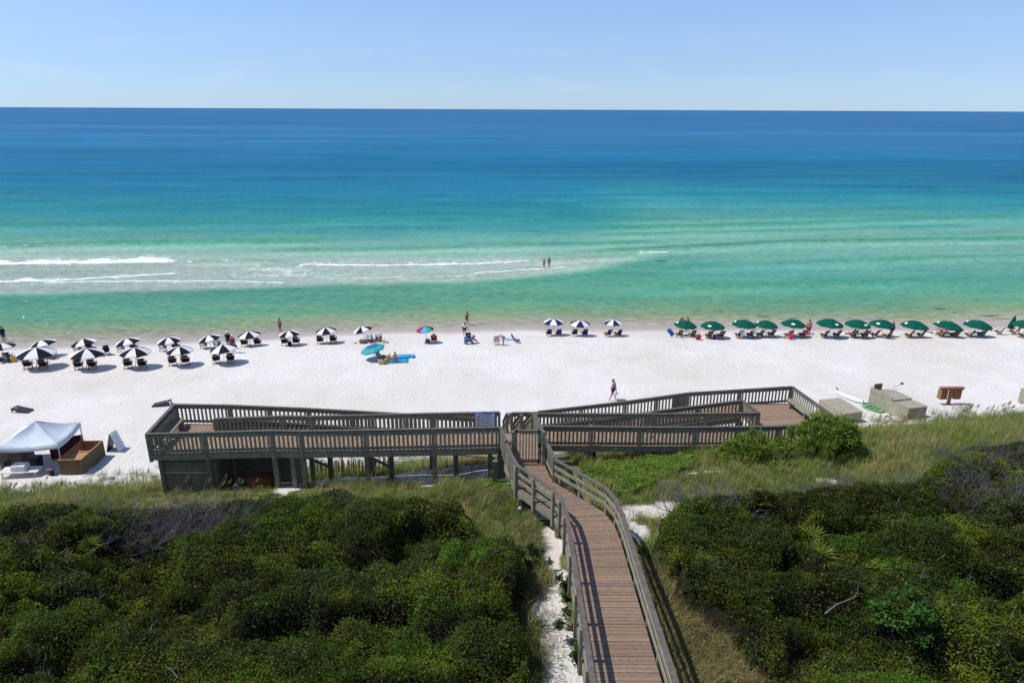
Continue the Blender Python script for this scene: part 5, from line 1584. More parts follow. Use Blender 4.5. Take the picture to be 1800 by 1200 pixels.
def openbox(name, label, P, h, mat, inner, cat='storage box', shelf=None, th=.05):
    """open-topped plywood chest on four ground corners P (ccw seen from above)"""
    c = sum((Vector((p[0], p[1], 0)) for p in P), Vector()) / 4; z0 = min(gz(p[0], p[1]) for p in P) - .08
    t = thing(name, label, cat, (c.x, c.y, z0))
    L = [Vector((p[0], p[1], 0)) - Vector((c.x, c.y, 0)) for p in P]
    for i in range(4):
        a, b = L[i], L[(i + 1) % 4]; d = (b - a).normalized(); nn = Vector((-d.y, d.x, 0))
        e = d * th if i % 2 else Vector()
        a2, b2 = a + nn * th / 2 + e, b + nn * th / 2 - e
        MB().bar(a2 + Vector((0, 0, h / 2)), b2 + Vector((0, 0, h / 2)), th, h).obj('side_panel', mat, t)
        MB().bar(a2 + nn * (th * .55 + .004) + Vector((0, 0, h / 2)) + d * th * .6, b2 + nn * (th * .55 + .004) + Vector((0, 0, h / 2)) - d * th * .6, .008, h - .03).obj('lining', inner, t)
        MB().bar(a2 + Vector((0, 0, h + .008)), b2 + Vector((0, 0, h + .008)), th + .02, .016).obj('edge_trim', inner, t)
    return t, L


P = [(-27.05, 36.2), (-25.7, 36.25), (-25.8, 38.75), (-27.15, 38.7)]
t, L = openbox('storage_chest', 'open brown plywood chest with bare wood inside standing beside the tent', P, 1.15, 'brown_ply', 'rawply')
q = L
MB().hexa([q[0] * .93 + V3(0, 0, .86), q[1] * .93 + V3(0, 0, .86), q[1].lerp(q[2], .52) * .93 + V3(0, 0, .98), q[0].lerp(q[3], .52) * .93 + V3(0, 0, .98), q[0] * .93 + V3(0, 0, .88), q[1] * .93 + V3(0, 0, .88), q[1].lerp(q[2], .52) * .93 + V3(0, 0, 1.0), q[0].lerp(q[3], .52) * .93 + V3(0, 0, 1.0)]).obj('inner_tray', 'rawply', t)
MB().bar(q[0].lerp(q[3], .53) * .93 + V3(0, 0, 1.03), q[1].lerp(q[2], .53) * .93 + V3(0, 0, 1.03), .09, .05).obj('batten', 'rawply', t)
MB().bar(q[0] * .8 + V3(.05, .1, .95), q[1] * .8 + V3(-.5, .1, .95), .08, .04).obj('batten', 'rawply', t)

# maroon and brown chests under the tent
P = [(-29.75, 38.35), (-28.25, 38.95), (-28.75, 40.1), (-30.25, 39.5)]
P = [(-28.9, 38.2), (-27.35, 38.9), (-27.8, 39.9), (-29.35, 39.2)]
openbox('storage_chest', 'dark maroon chest standing in shade under the back of the tent', P, 1.0, 'maroon', 'maroon')
P = [(-31.9, 37.5), (-30.3, 37.6), (-30.35, 38.8), (-31.95, 38.7)]
openbox('storage_chest', 'brown chest standing in shade at the left edge under the tent', P, 1.15, 'brown_ply', 'brown_ply')


def bin_(px, py, label, s=(.55, .45, .55)):
    t = thing('storage_bin', label, 'bin', on(px, py), R_(rng.uniform(-20, 20)), 'black lidded bins under the tent')
    x, y, z = s
    MB().hexa([(-x * .42, -y * .42, 0), (x * .42, -y * .42, 0), (x * .42, y * .42, 0), (-x * .42, y * .42, 0), (-x / 2, -y / 2, z), (x / 2, -y / 2, z), (x / 2, y / 2, z), (-x / 2, y / 2, z)]).obj('body', 'black_plastic', t)
    MB().box((0, 0, z + .02), (x * 1.06, y * 1.06, .05)).box((0, 0, z + .055), (x * .7, y * .7, .03)).obj('lid', 'black_plastic', t)
    for s_ in (-1, 1): MB().bar((s_ * x * .52, -.1, z * .75), (s_ * x * .52, .1, z * .75), .03, .03).obj('handle', 'black_plastic', t)


# low table with folded white towels
tb = thing('folding_table', 'low white table under the tent front carrying stacked white towels', 'table', on(40, 836), R_(4))
tb.location.z += .0
MB().box((0, 0, .42), (2.2, .75, .04)).obj('table_top', 'white_plastic', tb)
for sx in (-1, 1):
    for sy in (-1, 1): MB().bar((sx * .9, sy * .3, .4), (sx * .95, sy * .32, -.05), .035, .035).obj('leg', 'metal', tb)
tp = tb.location.copy()
for k, (x, y) in enumerate(((-.22, -.02), (.2, .0))):
    rs = random.Random(k)
    st = MB(); n_ = 4
    for j in range(n_): st.box((rs.uniform(-.015, .015), rs.uniform(-.015, .015), .045 + .085 * j), (.40, .56, .078), rs.uniform(-.03, .03))
    o = st.obj('towel_stack', 'white_cloth', None); o.location = tp + Vector((x, y, .442)); o.rotation_euler = (0, 0, R_(4))
    tag(o, f'{("left", "right")[k]} stack of folded white towels on the low table', 'towels', 'folded towels on the table')
    md = o.modifiers.new('soft', 'BEVEL'); md.width = .02; md.segments = 2
bin_(10, 826, 'black lidded bin standing left of the white towels under the tent', (.6, .5, .62))
bin_(64, 822, 'black lidded bin standing right of the white towels under the tent', (.7, .55, .72))
t = thing('backpack', 'blue backpack with an orange patch leaning behind the white towels', 'bag', on(43, 824), 0)
MB().ellipsoid((0, 0, .28), (.26, .17, .32)).obj('body', 'denim', t, True); MB().ellipsoid((.12, -.13, .3), (.1, .06, .1)).obj('pocket', 'yellow', t, True)
for s_ in (-1, 1): MB().tube([(s_ * .1, .12, .5), (s_ * .13, .24, .35), (s_ * .1, .14, .08)], .02, 5).obj('strap', 'navy_cloth', t)
t = thing('bucket', 'dark bucket with grey lid standing between the bins and the brown chest', 'bucket', on(91, 834), 0)
MB().lathe([(.15, 0), (.19, .36), (.2, .38)], 16).obj('body', 'black_plastic', t, True)
MB().lathe([(.215, .375), (.215, .41), (.15, .425)], 16).obj('lid', 'grey_cloth', t)
MB().tube([(.2 * math.cos(a), -.03, .3 + .18 * math.sin(a) * -1) for a in [PI * k / 8 for k in range(9)]], .008, 5).obj('handle', 'metal', t)


# ------------------------------------------------------------------ lidded chests and boards on the right
def chest(label, P, h, lid=None, mat='tan_ply'):
    c = sum((Vector((p[0], p[1], 0)) for p in P), Vector()) / 4; z0 = min(gz(*p) for p in P) - .1
    t = thing('storage_chest', label, 'storage box', (c.x, c.y, z0))
    L = [Vector((p[0], p[1], 0)) - c for p in P]
    up = Vector((0, 0, h))
    for i in range(4):
        a, b = L[i], L[(i + 1) % 4]; d = (b - a).normalized(); nn = Vector((-d.y, d.x, 0)); e = d * .04 if i % 2 else Vector()
        MB().bar(a + nn * .02 + e + up / 2, b + nn * .02 - e + up / 2, .04, h).obj('side_panel', mat, t)
    g = 1.02
    MB().hexa([p * g + up for p in L] + [p * g + up + Vector((0, 0, .035)) for p in L]).obj('lid', mat, t)
    return t, L, h


P1 = [(23.05, 43.35), (24.6, 43.75), (24.1, 46.15), (22.4, 45.75)]
chest('closed tan chest standing against the end of the right ramp', P1, 1.12)
P2 = [(28.1, 44.25), (29.65, 44.65), (28.45, 47.75), (26.9, 47.35)]
t, L, h = chest('large tan chest with raised lid and backboard standing left of the timber stand', P2, 1.15)
MB().bar(L[0].lerp(L[3], .42) + V3(0, 0, h + .04 + .14), L[3] + V3(0, 0, h + .04 + .2), .04, .34).obj('backboard', 'tan_ply', t)
a, b, c, d_ = L[0].lerp(L[3], .38), L[1].lerp(L[2], .38), L[1].lerp(L[2], .85), L[0].lerp(L[3], .85)
MB().hexa([a + V3(0, 0, h + .10), b + V3(0, 0, h + .08), c + V3(0, 0, h + .16), d_ + V3(0, 0, h + .2), a + V3(0, 0, h + .135), b + V3(0, 0, h + .115), c + V3(0, 0, h + .195), d_ + V3(0, 0, h + .235)]).obj('hinged_lid', 'tan_ply', t)
MB().bar(L[3].lerp(L[2], .2) + V3(0, .05, h + .3), L[3].lerp(L[2], .65) + V3(0, .05, h + .3), .03, .5).obj('wood_panel', 'cedar', t)


def surfboard(px, py, L, W, yaw, mat, label, stripe=None, pitch_=0):
    t = thing('surfboard', label, 'surfboard', on(px, py) + Vector((0, 0, .07)), R_(yaw), None, (R_(pitch_), 0, R_(yaw)))
    mb = MB(); n, m = 18, 8
    for i in range(n + 1):
        u = i / n * 2 - 1; w_ = W / 2 * (1 - abs(u) ** 2.6) ** .6 + .012; rock = .10 * abs(u) ** 3
        for j in range(m):
            a = 2 * PI * j / m; mb.v.append((u * L / 2, w_ * math.cos(a), .045 * math.sin(a) + rock))
    for i in range(n):
        for j in range(m): mb.f.append((i * m + j, (i + 1) * m + j, (i + 1) * m + (j + 1) % m, i * m + (j + 1) % m)); mb.m.append(0); mb.col.append((1, 1, 1))
    mb.f += [tuple(range(m)), tuple(reversed(range(n * m, n * m + m)))]; mb.m += [0, 0]; mb.col += [(1, 1, 1)] * 2
    mb.obj('hull', mat, t, True)
    fn = MB().hexa([(-L / 2 + .12, -.008, .1), (-L / 2 + .36, -.008, .06), (-L / 2 + .36, .008, .06), (-L / 2 + .12, .008, .1), (-L / 2 + .04, -.005, .34), (-L / 2 + .12, -.005, .34), (-L / 2 + .12, .005, .34), (-L / 2 + .04, .005, .34)])
    fn.obj('fin', 'grey_cloth', t)
    if stripe:
        pd = MB(); k_ = 10
        for i in range(k_ + 1):
            u = -.55 + 1.25 * i / k_; w_ = (W / 2 * (1 - abs(u) ** 2.6) ** .6) * .8
            rock = .10 * abs(u) ** 3 + .05
            pd.v += [(u * L / 2, -w_, rock), (u * L / 2, w_, rock)]
        for i in range(k_): pd.f.append((2 * i, 2 * i + 2, 2 * i + 3, 2 * i + 1)); pd.m.append(0 if i % 3 else 1); pd.col.append((1, 1, 1))
        o = pd.obj('deck_pad', stripe, t); s = o.modifiers.new('th', 'SOLIDIFY'); s.thickness = .012
    return t


surfboard(1496, 699, 2.9, .98, -62, 'white_plastic', 'plain white surfboard lying on the sand between two tan chests')
surfboard(1533, 719, 1.75, .85, -60, 'lime', 'lime green surfboard with dark deck pad lying between two tan chests', ['seafoam', 'lime'])
t = thing('paddle', 'grey paddle lying on the sand behind the large tan chest', 'paddle', on(1578, 678) + Vector((0, 0, .03)), R_(38))
MB().tube([(-.8, 0, .02), (.5, 0, .02)], .016, 6).obj('shaft', 'metal', t); MB().ellipsoid((.72, 0, .03), (.24, .1, .02)).obj('blade', 'black_plastic', t, True)
# cedar stand with two bins
t = thing('bin_stand', 'cedar timber stand holding two hanging slatted bins on one post', 'bin stand', (33.0, 47.4, gz(33, 47.4)), R_(3))
MB().box((0, 0, .62), (.2, .16, 1.5)).obj('post', 'cedar', t)
MB().box((0, .0, 1.36), (1.85, .34, .045)).obj('shelf_top', 'cedar', t); MB().box((0, -.12, 1.27), (1.75, .05, .13)).obj('crossbeam', 'cedar', t)
for x in (-.60, .47):
    bx = MB()
    bx.box((x, -.17, .83), (.52, .04, .72)); bx.box((x, .20, .83), (.52, .04, .72)); bx.box((x - .24, .015, .83), (.04, .33, .72)); bx.box((x + .24, .015, .83), (.04, .33, .72)); bx.box((x, .015, .49), (.44, .33, .04))
    b_ = bx.obj('bin', 'cedar', t)
    sl_ = MB()
    for z in (1.06, .80, .58): sl_.box((x + .02, -.195, z), (.34, .006, .05))
    sl_.obj('slot', 'black_plastic', b_)
# chest at the right edge with a green strap
P3 = [(38.9, 45.9), (40.6, 46.2), (40.2, 48.2), (38.6, 47.9)]
t, L, h = chest('tan chest with dark green cover strip cut by the right edge of the photo', P3, 1.2)
MB().bar(L[0] + V3(-.02, -.05, h - .45), L[1] + V3(.02, -.05, h + .05), .03, .18).obj('cover_strip', 'dkgreen_cloth', t)

t = thing('carrier_bag', 'white carrier bag in the hand of the person walking behind the ramp', 'bag', on(1080, 704) + Vector((.02, -.22, .52)))
mb = MB(); n = 10
for f, z in ((.5, 0), (.95, .06), (1., .2), (.7, .34), (.25, .40)):
    for q in range(n):
        a = 2 * PI * q / n; w_ = 1 + .12 * math.sin(3 * a + z * 9); mb.v.append((.17 * f * w_ * math.cos(a), .09 * f * w_ * math.sin(a), z))
for k in range(4):
    for q in range(n): mb.f.append((k * n + q, k * n + (q + 1) % n, (k + 1) * n + (q + 1) % n, (k + 1) * n + q)); mb.m.append(0); mb.col.append((1, 1, 1))
mb.f.append(tuple(reversed(range(n)))); mb.m.append(0); mb.col.append((1, 1, 1))
mb.obj('body', 'white_plastic', t, True)
MB().tube([(-.04, 0, .38), (-.02, 0, .48), (.03, 0, .48), (.05, 0, .38)], .01, 5).obj('handle', 'white_plastic', t)

# ================================================================== dune plants
def smooth_mask(x, y, P, d):
    """soft inside-ness of a polygon: average of shifted tests"""
    m = np.zeros(np.shape(x))
    k = 0
    for r in (0, .5, 1.0):
        for a in range(1 if r == 0 else 8):
            m = m + soft_poly(x + d * r * math.cos(a * PI / 4), y + d * r * math.sin(a * PI / 4), P, .45); k += 1
    return m / k


def worley(x, y, s, seed):
    """distance to the nearest jittered point on a grid of cell s, and that cell's random number"""
    X_, Y_ = x / s, y / s; ix, iy = np.floor(X_), np.floor(Y_)
    best = np.full(np.shape(x), 9.); rid = np.zeros(np.shape(x))
    for dx in (-1, 0, 1):
        for dy in (-1, 0, 1):
            cx, cy = ix + dx, iy + dy
            px, py = cx + _h(cx, cy, seed), cy + _h(cx, cy, seed + 1)
            d = np.hypot(px - X_, py - Y_); q = d < best
            best = np.where(q, d, best); rid = np.where(q, _h(cx, cy, seed + 2), rid)
    return best, rid


def scrub_height(x, y, P):
    m = smooth_mask(x, y, P, .9)
    d1, r1 = worley(x + .8 * fbm(x, y, 201, 2), y, 1.5, 210); d2, r2 = worley(x, y + .4 * fbm(x * 2, y * 2, 202, 2), .62, 220)
    big = fbm(x / 5.5, y / 5.5, 203, 3)
    h = .75 + 1.1 * big + .22 * (1 - np.clip(d1, 0, 1) ** 2) * (.3 + .7 * r1) + .22 * (1 - np.clip(d2, 0, 1) ** 2) * (.3 + .7 * r2)
    h = h + .22 * (fbm(x / .35, y / .35, 205, 2) - .5) - 1.0 * sstep(.54, .66, fbm(x / 3.0, y / 1.6, 204, 3))          # hollows
    return h * sstep(.12, .75, m) + .05, m, r1, r2, d1, d2


KIND = np.array([[.046, .072, .006], [.026, .052, .007], [.062, .080, .007], [.034, .050, .014], [.080, .106, .008], [.048, .096, .007], [.058, .066, .012]])


def scrub(name, label, P, box, n, seed):
    r = np.random.default_rng(seed)
    # candidate points, denser near the camera because leaves look larger there
    x = r.uniform(box[0], box[1], n * 3); y = r.uniform(box[2], box[3], n * 3)
    vis = np.abs(x) < .80 * (y * .946 + 14.5 * .322) + 2.5
    x, y = x[vis], y[vis]
    inside = in_poly(x, y, P) | soft_poly(x, y, P, .6)
    x, y = x[inside][:n], y[inside][:n]
    h, m, r1, r2, d1, d2 = scrub_height(x, y, P)
    g = ground(x, y)
    dens = .55 + .45 * sstep(.35, .6, fbm(x / .9, y / .9, seed + 5, 2))
    keep = (h > .2) & (r.random(len(x)) < dens * (1.15 - .5 * np.clip(d2, 0, 1)))
    x, y, h, g, r1, r2, d2 = (q[keep] for q in (x, y, h, g, r1, r2, d2))
    k = len(x)
    depth = r.random(k) ** 1.5 * .5
    sprig = np.where(r.random(k) < .10, r.uniform(0, .22, k), 0)
    z = g + h - depth + sprig
    # leaf orientation: outward from the clump with a large random part
    nrm = r.normal(0, .75, (k, 3)); nrm[:, 2] = np.abs(nrm[:, 2]) + .55
    nrm /= np.linalg.norm(nrm, axis=1)[:, None]
    a = np.cross(nrm, r.normal(0, 1, (k, 3))); a /= np.linalg.norm(a, axis=1)[:, None]; b = np.cross(nrm, a)
    dist = np.hypot(x, y)
    L = r.uniform(.019, .045, k) * (.85 + dist / 60); W = L * r.uniform(.38, .62, k)
    c = np.stack([x, y, z], 1)
    co = np.stack([c - a * L[:, None], c + b * W[:, None], c + a * L[:, None], c - b * W[:, None]], 1).reshape(-1, 3)
    # species drift over the thicket, one kind per clump
    sp = np.clip((fbm(x / 4.5, y / 3.2, seed + 9, 4) - .28) / .44, 0, .999) * .62 + .22 * r1 + .16 * r.random(k)
    kind = np.minimum((sp * len(KIND)).astype(int), len(KIND) - 1)
    kind = np.where(r2 > .95, 4, kind); kind = np.where((r1 > .62) & (r1 < .70), 5, kind)
    col = KIND[kind] * 1.0 * r.uniform(.55, 1.5, (k, 1)) * (1.0 + .75 * (r2[:, None] - .5)) * (.7 + .6 * sstep(.3, .7, fbm(x / 2.4, y / 1.6, seed + 12, 3)))[:, None]
    old = r.random(k) < .05; col[old] = np.array([.12, .085, .045]) * r.uniform(.6, 1.2, (old.sum(), 1))
    pale = r.random(k) < .015; col[pale] = np.array([.13, .16, .05])
    me = np_mesh(name, co, np.arange(4 * k), 4, MT['leaf'], np.repeat(np.clip(col, 0, 1), 4, 0))
    # twiggy understory sheet that closes the thicket below the leaves
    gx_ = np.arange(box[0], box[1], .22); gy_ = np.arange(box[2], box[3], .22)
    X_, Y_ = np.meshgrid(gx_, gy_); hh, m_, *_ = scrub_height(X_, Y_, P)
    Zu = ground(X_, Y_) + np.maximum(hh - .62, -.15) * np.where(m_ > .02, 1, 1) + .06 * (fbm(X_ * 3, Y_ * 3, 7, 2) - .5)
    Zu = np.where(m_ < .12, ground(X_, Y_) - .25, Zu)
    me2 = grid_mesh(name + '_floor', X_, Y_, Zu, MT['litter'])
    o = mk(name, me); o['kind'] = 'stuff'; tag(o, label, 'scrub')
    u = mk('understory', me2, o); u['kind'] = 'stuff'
    tw = MB(); rs = random.Random(seed); q = r.choice(k, 420)
    for i in q:
        a0 = Vector((x[i], y[i], g[i] + h[i] - .45)); d0 = Vector((rs.uniform(-1, 1), rs.uniform(-1, 1), rs.uniform(.3, 1.2))).normalized() * rs.uniform(.35, .8)
        m0 = a0 + d0 * .6 + Vector((rs.uniform(-.1, .1), rs.uniform(-.1, .1), .04)); e0 = a0 + d0 + Vector((rs.uniform(-.15, .15), rs.uniform(-.15, .15), rs.uniform(-.1, .1)))
        tw.tube([a0, m0, e0], [.011, .008, .004], 3, cap=False); tw.tube([m0, m0 + Vector((rs.uniform(-.2, .2), rs.uniform(-.2, .2), .18))], [.006, .003], 3, cap=False)
    w_ = tw.obj('bare_twigs', 'twig', o); w_['kind'] = 'stuff'
    return o


scrub('scrub_thicket', 'dense dark green coastal scrub filling the lower left of the picture', LEFT_SCRUB, (-30, .6, 9, 26), 640000, 301)
scrub('scrub_thicket', 'dense olive green coastal scrub filling the lower right of the picture', RIGHT_SCRUB, (4.6, 34, 9, 31), 680000, 302)


# ------------------------------------------------------------------ grasses
def blades(name, x, y, z, L, W, lean, az, col, curl=.5):
    """bent tapering blades: two base, two middle, one tip vertex"""
    k = len(x); d = np.stack([np.cos(az), np.sin(az), np.zeros(k)], 1); sd = np.stack([-np.sin(az), np.cos(az), np.zeros(k)], 1)
    base = np.stack([x, y, z - .03], 1); up = np.array([0, 0, 1.])
    mid = base + up * (L * .58 * np.cos(lean * .5))[:, None] + d * (L * .58 * np.sin(lean * .5))[:, None]
    tip = mid + up * (L * .45 * np.cos(lean * (1 + curl)))[:, None] + d * (L * .45 * np.sin(lean * (1 + curl)))[:, None]
    w = W[:, None] * .5
    co = np.stack([base - sd * w, base + sd * w, mid + sd * w * .8, mid - sd * w * .8, tip], 1).reshape(-1, 3)
    i = np.arange(k)[:, None] * 5
    loops = np.concatenate([i + np.array([[0, 1, 2, 3]]), i + np.array([[3, 2, 4]])], 1).ravel()
    nper = np.tile([4, 3], k)
    return np_mesh(name, co, loops, nper, MT['grass'], np.repeat(np.clip(col, 0, 1), 5, 0))


def grass(name, label, region, n, seed, lo=.28, hi=.66, cat='grass'):
    r = np.random.default_rng(seed)
    # tufts first, blades round them
    nt_ = n // 16
    tx = r.uniform(region[0], region[1], nt_ * 2); ty = r.uniform(region[2], region[3], nt_ * 2)
    v = veg_cover(tx, ty)
    scr = np.maximum(smooth_mask(tx, ty, LEFT_SCRUB, .5), smooth_mask(tx, ty, RIGHT_SCRUB, .5))
    gc = soft_poly(tx, ty, GREEN_COVER, .4)
    ok = (r.random(len(tx)) < v * (1 - .93 * sstep(.3, .8, scr)) * np.where(gc, .18, 1)) & ~near_walk(tx, ty) & ~((tx > -1.2) & (tx < 1.8) & (ty > 26) & (ty < 34))
    shed = in_poly(tx, ty, [(-16.9, 28.6), (-10.2, 28.6), (-10.2, 32), (-16.9, 32)])
    ok &= ~shed
    tx, ty = tx[ok], ty[ok]
    per = 16
    sz = r.uniform(.4, 1.5, len(tx)) * np.where(in_poly(tx, ty, [(-18, 25), (-9, 25), (-9, 29), (-18, 29)]), .5, 1) * (.75 + .5 * fbm(tx / 2.5, ty / 2.5, seed + 3, 3))
    x = np.repeat(tx, per) + r.normal(0, .11, len(tx) * per); y = np.repeat(ty, per) + r.normal(0, .11, len(tx) * per)
    s = np.repeat(sz, per); k = len(x)
    L = r.uniform(lo, hi, k) * s; W = r.uniform(.008, .02, k)
    lean = np.abs(r.normal(.75, .35, k)); az = r.normal(.15, 1.3, k)
    hue = np.repeat(fbm(tx / 3., ty / 2., seed + 4, 3), per) + r.normal(0, .10, k) + np.repeat(r.normal(0, .13, len(tx)), per)
    A = np.array([.13, .195, .035]); B = np.array([.25, .265, .07]); C_ = np.array([.34, .29, .13])
    t = np.clip((hue - .33) / .46, 0, 1)[:, None]
    col = np.where(t < .6, A + (B - A) * (t / .6), B + (C_ - B) * ((t - .6) / .4)) * r.uniform(.75, 1.2, (k, 1)) * np.repeat(r.uniform(.6, 1.3, len(tx)), per)[:, None]
    me = blades(name, x, y, ground(x, y), L, W, lean, az, col)
    o = mk(name, me); o['kind'] = 'stuff'; tag(o, label, cat)
    return o


grass('dune_grass', 'tan and green dune grass on the slope left of the boardwalk', (-46, 1.0, 6, 42), 190000, 401)
grass('dune_grass', 'tan and green dune grass on the slope right of the boardwalk', (3.4, 46, 6, 52), 300000, 402)


# dry golden grass beside the boardwalk at lower right
def dry_patch(name, label, P, n, seed, L0, L1, cols, lean_m=1.0, cat='grass'):
    r = np.random.default_rng(seed); xs = [p[0] for p in P]; ys = [p[1] for p in P]
    x = r.uniform(min(xs), max(xs), n * 2); y = r.uniform(min(ys), max(ys), n * 2)
    ok = soft_poly(x, y, P, .35) & ~near_walk(x, y); x, y = x[ok], y[ok]; k = len(x)
    cx, rid = worley(x, y, .55, seed)
    az = rid * 6.28 + r.normal(0, .8, k); col = np.array(cols)[r.integers(0, len(cols), k)] * r.uniform(.6, 1.3, (k, 1))
    me = blades(name, x, y, ground(x, y), r.uniform(L0, L1, k), r.uniform(.008, .018, k), np.abs(r.normal(lean_m, .3, k)), az, col)
    o = mk(name, me); o['kind'] = 'stuff'; tag(o, label, cat); return o


dry_patch('dry_grass', 'matted brown dry grass between the boardwalk and the right scrub', [(4.2, 5), (8.5, 5), (8.5, 14), (7.7, 16.6), (6.5, 18.6), (5.6, 20.5), (4.7, 20.5), (4.2, 16)], 38000, 411, .4, .9, [(.40, .28, .15), (.32, .24, .12), (.2, .19, .075), (.12, .15, .045)])
dry_patch('dry_grass', 'tall green grass between the boardwalk and the left scrub', [(-.3, 24), (-2.5, 25.5), (-3, 26.5), (-.5, 26.8), (.6, 24), (1.4, 22), (1.2, 19), (.3, 18.6), (.1, 20.5)], 13000, 412, .35, .75, [(.15, .19, .05), (.22, .22, .08), (.3, .25, .12)], .8)
dry_patch('dry_grass', 'dark green grass strip along the left foot of the boardwalk', [(-.2, 6), (.7, 6), (.75, 12), (.9, 15), (.6, 18.6), (.1, 18.6), (.0, 14)], 6000, 413, .3, .75, [(.05, .08, .025), (.08, .1, .035), (.14, .12, .06)], .9)


dry_patch('dry_grass', 'thin scattered tufts on the white sand strip left of the boardwalk', [(-.2, 6), (1.5, 6), (1.6, 14), (1.5, 18), (1.2, 21.5), (.2, 21.5), (-.1, 16)], 2600, 414, .15, .5, [(.14, .17, .05), (.2, .18, .09), (.28, .22, .12)], 1.0)

# ------------------------------------------------------------------ leafy plants
def leaf_cloud(c, n, seed, cols, L0, L1, wr=(.35, .6), up=.5):
    r = np.random.default_rng(seed); k = len(c)
    nrm = r.normal(0, .8, (k, 3)); nrm[:, 2] = np.abs(nrm[:, 2]) + up; nrm /= np.linalg.norm(nrm, axis=1)[:, None]
    a = np.cross(nrm, r.normal(0, 1, (k, 3))); a /= np.linalg.norm(a, axis=1)[:, None]; b = np.cross(nrm, a)
    L = r.uniform(L0, L1, k); W = L * r.uniform(*wr, k)
    co = np.stack([c - a * L[:, None], c + b * W[:, None], c + a * L[:, None], c - b * W[:, None]], 1).reshape(-1, 3)
    col = np.array(cols)[r.integers(0, len(cols), k)] * r.uniform(.7, 1.3, (k, 1))
    return co, np.repeat(np.clip(col, 0, 1), 4, 0)


# bright ground cover with yellow daisies
def ground_cover(label, P, n, seed, nf):
    r = np.random.default_rng(seed); xs = [p[0] for p in P]; ys = [p[1] for p in P]
    x = r.uniform(min(xs), max(xs), n * 2); y = r.uniform(min(ys), max(ys), n * 2)
    ok = soft_poly(x, y, P, .4) & ~near_walk(x, y); x, y = x[ok], y[ok]
    h = .12 + .28 * fbm(x / .7, y / .7, seed, 3)
    c = np.stack([x, y, ground(x, y) + h - r.random(len(x)) * .16], 1)
    co, col = leaf_cloud(c, n, seed, [(.10, .20, .022), (.135, .235, .03), (.07, .15, .02), (.15, .19, .035)], .035, .075, (.5, .8), .9)
    o = mk('flowering_groundcover', np_mesh('flowering_groundcover', co, np.arange(len(co)), 4, MT['leaf'], col)); o['kind'] = 'stuff'; tag(o, label, 'ground cover')
    q = r.choice(len(x), nf, replace=False)
    c = np.stack([x[q], y[q], ground(x[q], y[q]) + h[q] + .07], 1)
    co, col = leaf_cloud(c, nf, seed + 1, [(.62, .42, .012)], .022, .036, (.9, 1.), 1.5)
    f = mk('yellow_flowers', np_mesh('yellow_flowers', co, np.arange(len(co)), 4, MT['leaf'], col), o); f['kind'] = 'stuff'


ground_cover('bright green ground cover with yellow flowers right of the boardwalk', GREEN_COVER, 26000, 421, 90)
gp = [at(a, b, 6.5) for a, b in ((815, 862), (850, 842), (890, 845), (915, 862), (905, 885), (850, 885))]
ground_cover('bright green ground cover beneath the left ramp beside the gate landing', [(p.x, p.y) for p in gp], 5000, 422, 20)
gp = [at(a, b, 6.5) for a, b in ((1345, 842), (1400, 822), (1480, 818), (1490, 835), (1420, 845))]
ground_cover('green ground cover with yellow flowers below the bright rounded bush', [(p.x, p.y) for p in gp], 4000, 423, 40)


def bush(name, label, cx, cy, lobes, n, seed, cols, L0=.05, L1=.1, wr=(.18, .3), group=None, cat='bush', up=.3):
    """shrub of overlapping leafy lobes on several stems; lobes: (dx,dy,z,rx,rz)"""
    r = np.random.default_rng(seed); z0 = gz(cx, cy)
    t = thing(name, label, cat, (cx, cy, z0), 0, group)
    C_ = []
    for dx, dy, z, rx, rz in lobes:
        k = int(n * rx * rx * (rz / rx) ** .5)
        # clusters of leaves inside the lobe's shell leave gaps between them
        m = max(6, k // 75); u = r.normal(0, 1, (m, 3)); u[:, 2] = np.abs(u[:, 2]) * 1.1 - .35; u /= np.linalg.norm(u, axis=1)[:, None]
        rad = r.uniform(.5, 1.2, m)[:, None]
        cl = u * rad * np.array([rx, rx, rz]) + np.array([dx, dy, z])
        q = cl[r.integers(0, m, k)] + r.normal(0, .085 * rx + .03, (k, 3)) * np.array([1, 1, .9])
        C_.append(q[q[:, 2] > .05])
    c = np.concatenate(C_)
    co, col = leaf_cloud(c, len(c), seed + 1, cols, L0, L1, wr, up)
    mk('foliage', np_mesh('foliage', co, np.arange(len(co)), 4, MT['leaf'], col), t)
    for i in range(max(4, len(lobes))):
        dx, dy, z, rx, rz = lobes[i % len(lobes)]; j = r.normal(0, .3, 2) * rx
        st = MB().tube([(dx * .3 + j[0] * .2, dy * .3 + j[1] * .2, -.2), (dx * .6 + j[0] * .6, dy * .6 + j[1] * .6, z * .5), (dx + j[0], dy + j[1], z + rz * .4)], [.05, .035, .014], 6)
        for a in range(4):
            b0 = Vector((dx * .6 + j[0] * .6, dy * .6 + j[1] * .6, z * .5)); e = b0 + Vector(tuple(r.normal(0, .5, 2) * rx) + (rz * .7,))
            st.tube([b0, b0.lerp(e, .5) + Vector((0, 0, .08)), e], [.022, .014, .006], 5)
        st.obj('stem', 'bark', t)
    return t


